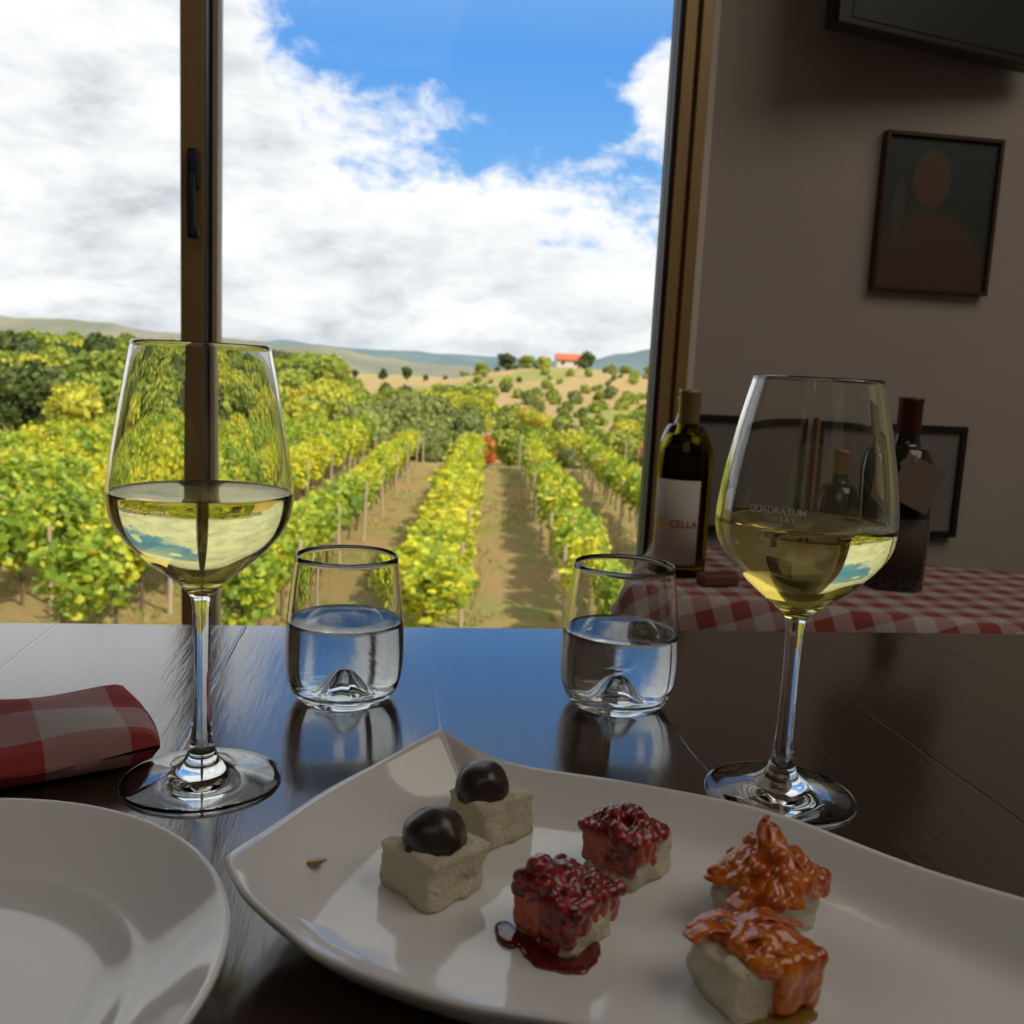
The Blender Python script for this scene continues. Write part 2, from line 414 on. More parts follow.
# px -> azimuth: az = 8 + atan((px-512)/950)
ridge('hills_near', 1500, [(-26, 44), (-20, 42), (-16.5, 42), (-13, 34), (-9, 30), (-6, 24), (-3, 24), (0, 12), (3, 6), (8, 2), (14, -4)], m_hill1, 420)
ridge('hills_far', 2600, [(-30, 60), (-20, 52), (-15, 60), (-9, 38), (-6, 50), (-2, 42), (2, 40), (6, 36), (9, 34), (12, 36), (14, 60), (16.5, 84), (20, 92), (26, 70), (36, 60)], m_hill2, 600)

# ------------------------------------------------------------------ leaves, vines
def f_leaf(stops, tr=.35):
    def f_(t, b):
        g = t.node('ShaderNodeNewGeometry'); oi = t.node('ShaderNodeObjectInfo')
        r_ = t.math('ADD', t.math('MULTIPLY', g.outputs['Random Per Island'], .75), t.math('MULTIPLY', oi.outputs['Random'], .25))
        col = t.ramp(r_, stops); t.l.new(col, b.inputs[0])
        out = [n for n in t.n if n.type == 'OUTPUT_MATERIAL'][0]
        tl = t.node('ShaderNodeBsdfTranslucent'); t.l.new(col, tl.inputs[0])
        mx = t.node('ShaderNodeMixShader'); mx.inputs[0].default_value = tr
        t.l.new(b.outputs[0], mx.inputs[1]); t.l.new(tl.outputs[0], mx.inputs[2]); t.l.new(mx.outputs[0], out.inputs[0])
    return f_
m_leafY = mat('yellow_vine_leaf', rough=.55, fn=f_leaf([(0, (.16, .24, .02)), (.3, (.36, .44, .03)), (.62, (.62, .60, .03)), (.85, (.80, .68, .05)), (1, (.55, .30, .04))]))
m_leafG = mat('green_vine_leaf', rough=.55, fn=f_leaf([(0, (.09, .17, .02)), (.4, (.24, .36, .03)), (.75, (.50, .55, .04)), (1, (.62, .45, .05))]))
m_leafR = mat('red_vine_leaf', rough=.55, fn=f_leaf([(0, (.35, .30, .03)), (.4, (.60, .14, .03)), (.8, (.62, .06, .03)), (1, (.62, .30, .04))]))
m_tree = mat('tree_leaf', rough=.7, fn=f_leaf([(0, (.08, .13, .015)), (.35, (.20, .27, .03)), (.7, (.38, .42, .05)), (1, (.50, .46, .07))], .25))
m_treeY = mat('yellowing_tree_leaf', rough=.7, fn=f_leaf([(0, (.18, .22, .02)), (.4, (.42, .44, .04)), (.8, (.62, .56, .05)), (1, (.60, .38, .05))], .25))
m_treeS = mat('grey_green_leaf', rough=.7, fn=f_leaf([(0, (.10, .13, .03)), (.5, (.20, .24, .055)), (1, (.34, .35, .08))], .2))
m_treeD = mat('dark_tree_leaf', rough=.7, fn=f_leaf([(0, (.03, .055, .012)), (.5, (.07, .11, .02)), (1, (.16, .19, .035))], .2))
m_bark = mat('bark', (.13, .09, .06), .9)
m_postw = mat('grey_post_wood', (.42, .33, .22), .85)
def leaf(bm, p, s, rnd, mi=0, up=.35):
    n = Vector((rnd.gauss(0, 1), rnd.gauss(0, 1), rnd.gauss(0, 1) + up)).normalized()
    a = n.orthogonal().normalized(); a = Matrix.Rotation(rnd.uniform(0, 6.28), 3, n) @ a; b = n.cross(a)
    pts = [(-.5, 0, 0), (-.32, .42, .1), (.1, .5, .02), (.55, 0, -.12), (.1, -.5, .02), (-.32, -.42, .1)]
    q = [bm.verts.new(p + a * (x * s) + b * (y_ * s) + n * (z_ * s)) for x, y_, z_ in pts]
    bm.faces.new((q[0], q[1], q[2], q[3])).material_index = mi; bm.faces.new((q[0], q[3], q[4], q[5])).material_index = mi
def vine_mesh(seed, m, count=620, ln=1.25):
    rnd = random.Random(seed); bm = bmesh.new()
    puffs = [(Vector((rnd.uniform(-.18, .18), -ln / 2 + ln * (k + .5) / 7 + rnd.uniform(-.1, .1), rnd.uniform(1.05, 1.5))), rnd.uniform(.30, .46)) for k in range(7)]
    for k in range(count):
        c, r_ = rnd.choice(puffs); dv = Vector((rnd.gauss(0, 1), rnd.gauss(0, 1), rnd.gauss(0, 1))).normalized() * r_ * rnd.uniform(.55, 1.05)
        dv.z *= 1.15; leaf(bm, c + dv, rnd.uniform(.10, .17), rnd)
    for k in range(9):                                         # shoots sticking out of the top and sides
        p = Vector((rnd.uniform(-.25, .25), rnd.uniform(-ln / 2, ln / 2), rnd.uniform(1.3, 1.6))); dv = Vector((rnd.uniform(-.5, .5), rnd.uniform(-.3, .3), rnd.uniform(.3, .8)))
        for s in range(7): leaf(bm, p + dv * (s / 9), .11 * (1 - s * .07), rnd)
    me = bpy.data.meshes.new('foliage'); bm.to_mesh(me); bm.free(); me.materials.append(m); return me
def trunk_mesh(seed):
    rnd = random.Random(seed); bm = bmesh.new()
    tube(bm, [(0, 0, -.15), (.03, .02, .3), (-.02, 0, .6), (.02, .03, .95)], [.035, .03, .028, .035], 7)
    tube(bm, [(.02, .03, .93), (.02, .35, 1.08), (0, .75, 1.1)], [.022, .016, .01], 6); tube(bm, [(.02, .03, .93), (0, -.35, 1.08), (0, -.75, 1.1)], [.022, .016, .01], 6)
    me = bpy.data.meshes.new('trunk'); bm.to_mesh(me); bm.free(); me.materials.append(m_bark); return me
VY = [vine_mesh(s, m_leafY) for s in (1, 2, 3)]; VG = [vine_mesh(s, m_leafG) for s in (4, 5, 6)]; VR = [vine_mesh(s, m_leafR, 420) for s in (7, 8)]
TK = [trunk_mesh(s) for s in (1, 2)]
def vine(u, v, me, sc_, label, rz, group):
    x, y = W(u, v)
    o = thing('grapevine', label, 'vine', (x, y, H(u, v)), rz - AZ, group); o.scale = (sc_[0], 1, sc_[1])
    f_ = bpy.data.objects.new('foliage', me); COL.objects.link(f_); f_.parent = o
    k = bpy.data.objects.new('trunk', random.choice(TK)); COL.objects.link(k); k.parent = o
random.seed(11)
rows = {-1.0: ('the leafy row left of the central grassy aisle', 1), 2.15: ('the first row right of the central grassy aisle', 0), 5.1: ('the second row right of the central aisle', 0),
        8.0: ('the third row right of the central aisle', 0), 10.9: ('the fourth row right of the central aisle', 0), -4.2: ('the second row left of the central grassy aisle', 0),
        -6.9: ('the row behind the left water tumbler', 0), -9.4: ('the row behind the left wine glass stem', 0), -11.9: ('the row left of the window mullion', 0), -14.4: ('the far left row by the wood', 0), -16.9: ('the outermost left row', 0)}
cnt = 0
for u0, (desc, dense) in rows.items():
    v = 15.5 + random.uniform(0, 1)
    while v < 51 and cnt < 298:
        az_ = math.degrees(math.atan2(u0, v)) + 6.5
        if -27 < az_ < 18.5 and (v < 40 or random.random() < .97):
            red = (u0 > 7 and random.random() < .28) or (u0 > 4 and v > 30 and random.random() < .12)
            me = random.choice(VR) if red else random.choice(VY if (dense or random.random() < .5) else VG)
            kind = 'reddening grapevine at ' if red else 'yellow green grapevine at '
            wd = 1.6 if dense else 1.15 * random.uniform(.85, 1.1)
            ht = random.uniform(.92, 1.15) * (1.0 if u0 > -5 else 1.2)
            wd *= 1.0 if u0 > -5 else 1.3
            where = 'near end of ' if v < 26 else ('middle of ' if v < 38 else 'far end of ')
            vine(u0 + random.uniform(-.08, .08), v, me, (wd, ht), kind + where + desc, random.choice((0, PI)), kind.split(' g')[0] + ' vines, ' + where + desc); cnt += 1
        v += 1.5 if not dense else 1.3
# posts
bm = bmesh.new(); tube(bm, [(0, 0, -.3), (0, 0, 1.0), (.01, 0, 1.75)], [.045, .043, .04], 8)
pm = bpy.data.meshes.new('wooden_post'); bm.to_mesh(pm); bm.free(); pm.materials.append(m_postw)
for u0, (desc, dense) in rows.items():
    for k in range(8):
        v = 17.2 + k * 4.8 + (abs(u0) * 1.7) % 2
        az_ = math.degrees(math.atan2(u0, v)) + 6.5
        if not -24 < az_ < 18.5: continue
        o = bpy.data.objects.new('wooden_post', pm); COL.objects.link(o); x, y = W(u0 + (.55 if u0 < 0 else -.5), v); o.location = (x, y, H(u0, v)); o.rotation_euler = (random.uniform(-.03, .03), random.uniform(-.03, .03), 0)
        tag(o, 'pale wooden trellis post in ' + desc, 'post', 'trellis posts of ' + desc)

# dry and green grass tufts in the aisles
rg = random.Random(9); bm = bmesh.new()
for k in range(15000):
    v = 16 + 36 * rg.random() ** 1.3; u = rg.uniform(-.45 * v - 2, .25 * v + 2)
    if noise.noise(Vector((u * .5, v * .5, 5))) < -.05: continue
    x, y = u, v; z = H(u, v)
    for q in range(4):
        a = rg.uniform(0, 6.28); hh = rg.uniform(.06, .20); w_ = .02; dx, dy = math.cos(a) * w_, math.sin(a) * w_; lx, ly = rg.uniform(-.1, .1), rg.uniform(-.1, .1)
        bm.faces.new([bm.verts.new(p) for p in ((x - dx, y - dy, z - .02), (x + dx, y + dy, z - .02), (x + lx, y + ly, z + hh))])
m_grass = mat('aisle_grass', rough=.8, fn=f_leaf([(0, (.22, .26, .05)), (.4, (.38, .36, .10)), (.7, (.55, .44, .18)), (1, (.30, .34, .06))], .3))
o = obj('aisle_grass', bm, m_grass, smooth=False); o.rotation_euler = (0, 0, -AZ); tag(o, 'short dry and green grass growing in the aisles between vine rows', 'grass', kind='stuff')

# ------------------------------------------------------------------ trees
def tree_mesh(name, seed, m, rx, rz, leaves, ls, trunk=True, squat=False):
    rnd = random.Random(seed); bm = bmesh.new()
    puffs = []
    for k in range(11):
        a = rnd.uniform(0, 6.28); q = rnd.uniform(.1, .62); zz = rnd.uniform(.25, .78)
        puffs.append((Vector((math.cos(a) * q * rx, math.sin(a) * q * rx, zz * rz)), rnd.uniform(.3, .46)))
    puffs.append((Vector((0, 0, rz * .72)), .4))
    for c, r_ in puffs:
        g = bmesh.ops.create_icosphere(bm, subdivisions=2, radius=r_ * rx * .78, matrix=Matrix.Translation(c))
        for v_ in g['verts']: v_.co += (v_.co - c) * .35 * noise.noise(v_.co * (2.2 / rx) + Vector((seed, 0, 0)))
    for k in range(leaves):
        c, r_ = rnd.choice(puffs); dv = Vector((rnd.gauss(0, 1), rnd.gauss(0, 1), rnd.gauss(0, 1) + .25)).normalized() * r_ * rx * rnd.uniform(.8, 1.12)
        leaf(bm, c + dv, ls * rnd.uniform(.7, 1.3), rnd)
    n0 = len(bm.faces)
    if trunk: tube(bm, [(0, 0, -.4), (.05, 0, rz * .25), (0, .05, rz * .5)], [.06 * rx, .05 * rx, .03 * rx], 7, mi=1)
    me = bpy.data.meshes.new(name); bm.to_mesh(me); bm.free(); me.materials.append(m); me.materials.append(m_bark); return me
TG = [tree_mesh('leafy_tree', s, m_tree, 2.6, 4.6, 1500, .34) for s in (21, 22, 23)]
TY = [tree_mesh('leafy_tree', s, m_treeY, 2.6, 4.2, 1500, .34) for s in (24, 25, 26)]
TS = [tree_mesh('leafy_tree', s, m_treeS, 2.7, 4.4, 1700, .26) for s in (51, 52)]
TD = [tree_mesh('leafy_tree', s, m_treeD, 2.4, 4.8, 1300, .30) for s in (27, 28)]
BS = [tree_mesh('round_shrub', s, mm, 1.3, 1.7, 700, .22, False) for s, mm in ((31, m_tree), (32, m_treeS), (33, m_tree))]
def plant(me, u, v, s, label, cat, group, sink=.3, sz=1):
    o = bpy.data.objects.new(me.name.split('.')[0], me); COL.objects.link(o); x, y = W(u, v)
    o.location = (x, y, H(u, v) - sink * s); o.rotation_euler = (0, 0, random.uniform(0, 6.28)); o.scale = (s, s, s * sz)
    return tag(o, label, cat, group)
random.seed(5)
def uv_px(px, v): return v * math.tan(math.atan((px - 512) / 950) + R(8) - AZ)     # lateral offset seen near a heading
taken = []
def free(u, v, r_, k=.95):
    for (a, b, q) in taken:
        if (a - u) ** 2 + (b - v) ** 2 < (k * (q + r_)) ** 2: return False
    taken.append((u, v, r_)); return True
# broad grey green clump ending the left rows
for px, v, s in ((405, 66, 1.0), (425, 62, .85), (449, 64, .95), (385, 63, .9), (362, 67, 1.0), (466, 71, .9), (436, 74, 1.1), (396, 76, 1.1), (414, 58, .62), (372, 57, .6)):
    u = uv_px(px, v); taken.append((u, v, 1.7 * s))
    plant(random.choice(TS), u, v, s * .92, 'grey green tree in the broad clump at the end of the left vine rows', 'tree', 'trees of the clump ending the rows', .5)
# woodland band between the vines and the far field
n_t = 0
for k in range(2600):
    v = 56 + 170 * random.random() ** 1.5; px = random.uniform(-90, 480)
    if n_t > 250 or (px > 340 and (v < 84 or v > 125)): continue
    me = random.choice(TY + TY + TG) if v < 110 else random.choice(TG + TG + TY + TD)
    if px < 200 and random.random() < .5: me = random.choice(TG + TD)
    lift = 1.35 if px < 200 else (1.12 if px < 330 else .80)
    s = random.uniform(.72, 1.08) * lift * (.85 + .15 * min(1, (v - 56) / 30))
    u = uv_px(px, v)
    if not free(u, v, 2.4 * s, .95): continue
    n_t += 1
    side = ('left of the mullion' if px < 190 else ('right of the mullion' if px < 320 else 'above the left tumbler')) + (', front edge' if v < 85 else (', middle depth' if v < 130 else ', far back'))
    hue = 'dark green tree' if me in TD else ('yellowing tree' if me in TY else 'olive green tree')
    plant(me, u, v, s, '%s in the autumn wood %s' % (hue, side), 'tree', hue + 's in the wood ' + side, .35)
# right: low shrubs below the knoll
n_t = 0
for k in range(900):
    v = 56 + 90 * random.random() ** 1.3; px = random.uniform(476, 740)
    if n_t > 105: break
    big = random.random() < .35 and v < 95; me = random.choice(TY + TG) if big else random.choice(BS); s = random.uniform(.5, .78) if big else random.uniform(.75, 1.3)
    u = uv_px(px, v)
    if not free(u, v, 2.1 * s if big else 1.2 * s, .92): continue
    n_t += 1; wh = 'left of the house' if px < 535 else ('below the house' if px < 600 else 'near the window jamb')
    kd = ('yellowing tree' if me in TY else 'green tree') if big else ('grey green shrub' if me is BS[1] else 'olive green shrub')
    plant(me, u, v, s, kd + ' at the foot of the dry knoll, ' + wh, 'tree' if big else 'shrub', kd + 's at the foot of the knoll ' + wh, .3)
n_t = 0
for k in range(500):
    v = 146 + 60 * random.random(); px = random.uniform(455, 720); u = uv_px(px, v); s = random.uniform(.4, .95)
    if n_t > 70: break
    if abs(u - uv_px(561, 200)) < 5 and v > 178 or not free(u, v, 1.2 * s): continue
    me = random.choice(BS); wh = 'left of the house' if px < 535 else ('below the house' if px < 600 else 'on the falling right slope')
    kd = 'small grey green bush' if me is BS[1] else 'small olive green bush'
    n_t += 1; plant(me, u, v, s, kd + ' dotting the dry knoll ' + wh, 'bush', kd + 'es on the knoll ' + wh, .15)
# trees on the crest
for px, v, s, lab, tm in ((474, 192, .62, 'round tree at the left end of the knoll crest', TG[0]), (499, 196, .85, 'broad dark tree on the knoll crest, second from the left', TD[0]),
        (519, 194, .66, 'yellowish tree on the knoll crest left of the house', TG[1]), (537, 192, .62, 'tree on the knoll crest touching the red roofed house', TY[1]),
        (578, 190, .9, 'dark round tree right of the red roofed house', TD[1]), (618, 186, .42, 'small bush tree right on the falling crest', TG[2]), (641, 176, .62, 'green tree beside the window jamb on the far slope', TG[0])):
    plant(tm, uv_px(px, v), v, s * 1.15, lab, 'tree', None, .25, .8)
for px, v, s in ((378, 250, .7), (401, 255, .8), (350, 262, .5), (420, 248, .4), (440, 258, .45), (300, 240, .6), (325, 250, .5)):
    plant(random.choice(TD), uv_px(px, v), v, s, 'dark tree standing along the far edge of the straw field', 'tree', 'trees along the straw field', .2)
# the red leaved bush closing the aisle
o = plant(tree_mesh('red_bush', 41, m_leafR, 1.0, 2.6, 600, .16), uv_px(484, 51.5), 51.5, .78, 'red leaved bush standing at the end of the central grassy aisle', 'bush', None, .1)
# house
x, y = W(uv_px(561, 200), 200); hz_ = H(uv_px(561, 200), 200)
hs = thing('farmhouse', 'small pale house with a red tiled roof on the knoll', 'house', (x, y, hz_), -AZ)
m_hw = mat('pale_render', (.62, .56, .48), .9); m_tile = mat('red_roof_tiles', (.50, .12, .05), .85); m_dk = mat('dark_opening', (.03, .03, .03), .6)
obj('wall', bx(-2.6, 2.6, -2, 2, -.5, 1.7), m_hw, hs, smooth=False)
bm = bmesh.new()
for pts in ([(-2.9, -2.4, 1.6), (2.9, -2.4, 1.6), (2.9, 0, 2.8), (-2.9, 0, 2.8)], [(-2.9, 0, 2.8), (2.9, 0, 2.8), (2.9, 2.4, 1.6), (-2.9, 2.4, 1.6)]): bm.faces.new([bm.verts.new(p) for p in pts])
ro = obj('roof', bm, m_tile, hs, smooth=False); md = ro.modifiers.new('s', 'SOLIDIFY'); md.thickness = .15
for q in (-1.4, 1.2): obj('window', bx(q - .35, q + .35, -2.04, -1.98, .5, 1.2), m_dk, hs, smooth=False)

# ------------------------------------------------------------------ main table
T = .75
tb = thing('dining_table', 'dark varnished wooden plank table in the foreground', 'table', (0, 0, 0))
obj('tabletop', bx(-.95, 1.15, -.22, .722, T - .035, T, bev=.003), m_table, tb, smooth=False)
for sx in (-.88, 1.08):
    for sy in (-.15, .65): obj('leg', bx(sx - .035, sx + .035, sy - .035, sy + .035, 0, T - .035, bev=.004), m_wood, tb, smooth=False)
obj('apron', bx(-.88, 1.08, .62, .645, T - .12, T - .035), m_wood, tb, smooth=False)

# ------------------------------------------------------------------ wine glasses
def wine_glass(name, label, loc, bowl, foot_r, level, wl, th=.0011):
    g = thing(name, label, 'wine glass', loc)
    z_b = bowl[0][1]
    stem = [(0, 0.0006), (foot_r * .55, .0004), (foot_r - .0012, .0), (foot_r, .0009), (foot_r - .001, .0018), (foot_r * .72, .0034), (foot_r * .42, .0062), (foot_r * .25, .0105), (.0062, .016), (.0048, .024), (.0041, .040), (.0039, .065), (.0042, z_b - .006)]
    outer = spline2(stem, 5)[:-1] + spline2([stem[-1]] + bowl, 8)
    inner = spline2([(0, z_b + .0075), (bowl[1][0] * .62, z_b + .0083)] + [(r_ - th, z_ + (.0012 if i < 2 else 0)) for i, (r_, z_) in enumerate(bowl[1:])], 8)
    top = (bowl[-1][0] - th / 2, bowl[-1][1] + .0006)
    prof = outer + [top] + inner[::-1]
    bm = bmesh.new(); lathe(bm, prof, 128); fix(bm); obj('glass_body', bm, m_glass, g)
    # liquid overlaps the inner wall by a hair
    ip = [(r_ + .0003 if r_ > 1e-5 else 0, z_ - .0003) for r_, z_ in inner if z_ < level]
    rl = None
    for (r1, z1), (r2, z2) in zip(inner, inner[1:]):
        if z1 <= level <= z2: rl = r1 + (r2 - r1) * (level - z1) / (z2 - z1)
    surf = [(rl + .0003, level + .0006), (rl - .0008, level + .0001), (rl - .0025, level - .0002), (rl * .5, level - .0002), (0, level - .0002)]
    bm = bmesh.new(); lathe(bm, ip + surf, 128); fix(bm); q = obj('wine', bm, m_wine, g); q['label'] = wl
    return g
bowlL = [(.0058, .0915), (.0125, .0985), (.0225, .1065), (.0325, .1165), (.0388, .1265), (.0408, .138), (.0392, .154), (.0361, .172), (.0328, .190), (.0297, .2055)]
bowlR = [(.0058, .0905), (.0132, .0970), (.0245, .1065), (.0340, .1165), (.0398, .1260), (.0415, .1365), (.0398, .154), (.0360, .175), (.0326, .190), (.0292, .2035)]
gl = wine_glass('wine_glass', 'stemmed glass of pale white wine standing left, before the window mullion', (-.0805, .444, T), bowlL, .0366, .139, 'pale yellow wine')
gr = wine_glass('wine_glass', 'stemmed glass of white wine standing right, before the dark wall, with white lettering', (.1995, .422, T), bowlR, .0362, .1365, 'pale yellow wine')
# etched lettering wrapped round the right bowl
def f_etch(t, b):
    out = [n for n in t.n if n.type == 'OUTPUT_MATERIAL'][0]; tl = t.node('ShaderNodeBsdfTranslucent'); tl.inputs[0].default_value = (.95, .93, .9, 1)
    mx = t.node('ShaderNodeMixShader'); mx.inputs[0].default_value = .6; t.l.new(b.outputs[0], mx.inputs[1]); t.l.new(tl.outputs[0], mx.inputs[2]); t.l.new(mx.outputs[0], out.inputs[0])
m_etch = mat('white_print', (.9, .88, .85), .5, fn=f_etch)
def flat_text(body, size, ext=0):
    c = bpy.data.curves.new('t', 'FONT'); c.body = body; c.size = size; c.align_x = 'CENTER'; c.extrude = ext; c.resolution_u = 3; c.offset = size * .022
    o = bpy.data.objects.new('t', c); COL.objects.link(o); bpy.context.view_layer.update()
    me = bpy.data.meshes.new_from_object(o.evaluated_get(bpy.context.evaluated_depsgraph_get())); bpy.data.objects.remove(o); bpy.data.curves.remove(c); return me
def rad_at(prof, z_):
    for (r1, z1), (r2, z2) in zip(prof, prof[1:]):
        if z1 <= z_ <= z2: return r1 + (r2 - r1) * (z_ - z1) / (z2 - z1)
    return prof[-1][0]
profR = spline2(bowlR, 8)
def wrap(me, prof, z0, ang, off):
    for v_ in me.vertices:
        zz = z0 + v_.co.y; r_ = rad_at(prof, zz) + off; a = ang + v_.co.x / r_
        v_.co = Vector((r_ * math.cos(a), r_ * math.sin(a), zz))
    return me
for body, size, z0, ang in (('QUADRATUM', .0042, .1440, -2.32), ('V I N E R Y', .0030, .1408, -2.28), ('WINERY', .0028, .1380, -2.36), ('A - QUADRATUM', .0030, .1385, -1.16)):
    bmx = bmesh.new(); bmx.from_mesh(wrap(flat_text(body, size), profR, z0, ang, .0002)); obj('lettering', bmx, m_etch, gr)

# ------------------------------------------------------------------ water tumblers
def tumbler(label, loc, k, level, rz):
    g = thing('water_tumbler', label, 'tumbler', loc, rz)
    out = spline2([(0, .0012), (.018 * k, .0010), (.0235 * k, .0), (.0275 * k, .0012), (.0325 * k, .0075), (.0352 * k, .019), (.0358 * k, .032), (.0352 * k, .047), (.0333 * k, .066), (.0305 * k, .0878)], 7)
    inn = spline2([(.0160 * k, .0062), (.0240 * k, .0066), (.0295 * k, .0105), (.0332 * k, .0205), (.0341 * k, .032), (.0336 * k, .047), (.0320 * k, .066), (.0294 * k, .0878)], 7)
    # faceted glass peak rising from the base
    seg = 112; bm = bmesh.new()
    def peak(zf):
        return [(.0145, .0066), (.0120, .0095), (.0088, .0142), (.0055, .0188), (.0028, .0206), (0, .0210)]
    rings = []
    prof = out + [(.0299 * k, .0884)] + inn[::-1]
    lathe(bm, prof, seg)
    last = [v_ for v_ in bm.verts if abs(v_.co.z - inn[0][1]) < 1e-6 and abs(math.hypot(v_.co.x, v_.co.y) - inn[0][0]) < 1e-5]
    last.sort(key=lambda v_: math.atan2(v_.co.y, v_.co.x) % (2 * PI))
    prev = last
    def facet(a): q = (a % (PI / 3)) - PI / 6; return 1 - .14 * abs(math.cos(3 * a)) * 1.0
    pk = peak(0)
    for (r_, z_) in pk[:-1]:
        ring = [bm.verts.new((r_ * facet(math.atan2(v_.co.y, v_.co.x)) * math.cos(math.atan2(v_.co.y, v_.co.x)), r_ * facet(math.atan2(v_.co.y, v_.co.x)) * math.sin(math.atan2(v_.co.y, v_.co.x)), z_)) for v_ in last]
        for i in range(seg): bm.faces.new((prev[i], prev[(i + 1) % seg], ring[(i + 1) % seg], ring[i]))
        prev = ring
    c = bm.verts.new((0, 0, pk[-1][1]))
    for i in range(seg): bm.faces.new((prev[i], prev[(i + 1) % seg], c))
    fix(bm); obj('glass_body', bm, m_glass, g)
    ip = [(r_ + .0003, z_ - .0003) for r_, z_ in inn if z_ < level]; rl = rad_at(inn, level)
    core = [(.0143 * .86, .0064), (.0118 * .86, .0093), (.0086 * .86, .0140), (.0053 * .86, .0186), (.0026 * .86, .0204), (0, .0208)]
    bm = bmesh.new(); lathe(bm, core[::-1] + ip + [(rl + .0003, level + .0007), (rl - .0008, level + .0001), (rl - .0028, level - .0003), (rl * .5, level - .0003), (0, level - .0003)], 112); fix(bm)
    obj('water', bm, m_water, g); return g
tumbler('short water tumbler on the left, half full, before the green vines', (-.0185, .561, T), .985, .0485, .3)
tumbler('short water tumbler on the right, half full, before the checked cloth', (.148, .551, T), 1.0, .0465, .9)

# ------------------------------------------------------------------ white platter
outl = [(-.0485, .3145, .781), (-.0385, .341, .777), (-.0185, .379, .775), (.0035, .405, .776), (.0305, .424, .783), (.0455, .412, .779), (.066, .403, .7745), (.1175, .385, .773), (.166, .357, .773), (.2055, .3045, .775),
        (.252, .243, .783), (.243, .206, .775), (.218, .172, .772), (.176, .140, .782), (.148, .168, .773), (.112, .209, .769), (.066, .2385, .768), (.0244, .253, .768), (-.0114, .2735, .769), (-.0270, .287, .772), (-.0410, .300, .777)]
corner = {0, 4, 10, 13}
def closed_spline(P, n, sharp):
    P = [Vector(p) for p in P]; N = len(P); out = []
    for i in range(N):
        a, b, c, d_ = P[i - 1], P[i], P[(i + 1) % N], P[(i + 2) % N]
        ta = (c - a) * .5 * (.35 if i in sharp else 1); tb = (d_ - b) * .5 * (.35 if (i + 1) % N in sharp else 1)
        for k in range(n):
            s = k / n; h1 = 2 * s ** 3 - 3 * s * s + 1; h2 = -2 * s ** 3 + 3 * s * s; h3 = s ** 3 - 2 * s * s + s; h4 = s ** 3 - s * s
            out.append(b * h1 + c * h2 + ta * h3 + tb * h4)
    return out
rim = closed_spline(outl, 8, corner); cen = Vector((.105, .289, 0)); NR = len(rim)
def platter():
    bm = bmesh.new()
    lev = [(1.0, 1.0), (.985, .93), (.955, .76), (.92, .56), (.885, .36), (.85, .18), (.81, .06), (.76, .01), (.6, 0), (.35, 0), (.15, 0)]
    zb = .7565; rings = []
    def ringat(s, h, dz, zb):
        r_ = []
        for i, p in enumerate(rim):
            q = Vector((p.x, p.y, 0)); dv = q - cen
            if s < .9:                                # the well has rounder corners than the rim
                L = dv.length; dv = dv * (1 - (.9 - s) * .10 * max(0, (L - .11) / .05))
            r_.append(bm.verts.new((cen.x + dv.x * s, cen.y + dv.y * s, zb + (p.z - zb) * h + dz)))
        return r_
    for s, h in lev: rings.append(ringat(s, h, 0, zb))
    under = [(1.0, .95, -.0028), (.965, .72, -.0035), (.93, .50, -.004), (.88, .22, -.004), (.80, .02, -.004), (.72, 0, -.0042), (.70, 0, -.0062), (.67, 0, -.0062), (.65, 0, -.004), (.3, 0, -.004)]
    ur = [ringat(s, h, dz, zb) for s, h, dz in under]
    def bridge(a, b):
        for i in range(NR): bm.faces.new((a[i], a[(i + 1) % NR], b[(i + 1) % NR], b[i]))
    edge = []
    for i in range(NR):
        p = rim[i]; dv = Vector((p.x, p.y, 0)) - cen; dv.normalize(); edge.append(bm.verts.new((p.x + dv.x * .0012, p.y + dv.y * .0012, p.z - .0014)))
    for a, b in zip(rings, rings[1:]): bridge(a, b)
    bridge(edge, rings[0]); bridge(ur[0], edge)
    for a, b in zip(ur[::-1], ur[::-1][1:]): bridge(a, b)
    bm.faces.new(rings[-1]); bm.faces.new(ur[-1][::-1]); return fix(bm)
pl = obj('serving_platter', platter(), m_china)
tag(pl, 'long white china platter with upturned pointed corners holding the canapes', 'platter')

# round plate
bm = bmesh.new()
pr_ = [(0, .0052), (.04, .0052), (.062, .0056), (.0685, .0072), (.0735, .0098), (.0760, .0110), (.0800, .0123), (.090, .0180), (.0985, .0238), (.1020, .0262), (.1035, .0264), (.1040, .0252), (.1030, .0236), (.098, .0200), (.088, .0135), (.078, .0068), (.070, .0030), (.062, .0), (.058, .0), (.056, .0018), (.03, .0020), (0, .0020)]
lathe(bm, spline2(pr_, 3), 128); fix(bm)
o = obj('round_plate', bm, m_china, loc=(-.1455, .268, T)); tag(o, 'round white china plate at the lower left beside the platter', 'plate')

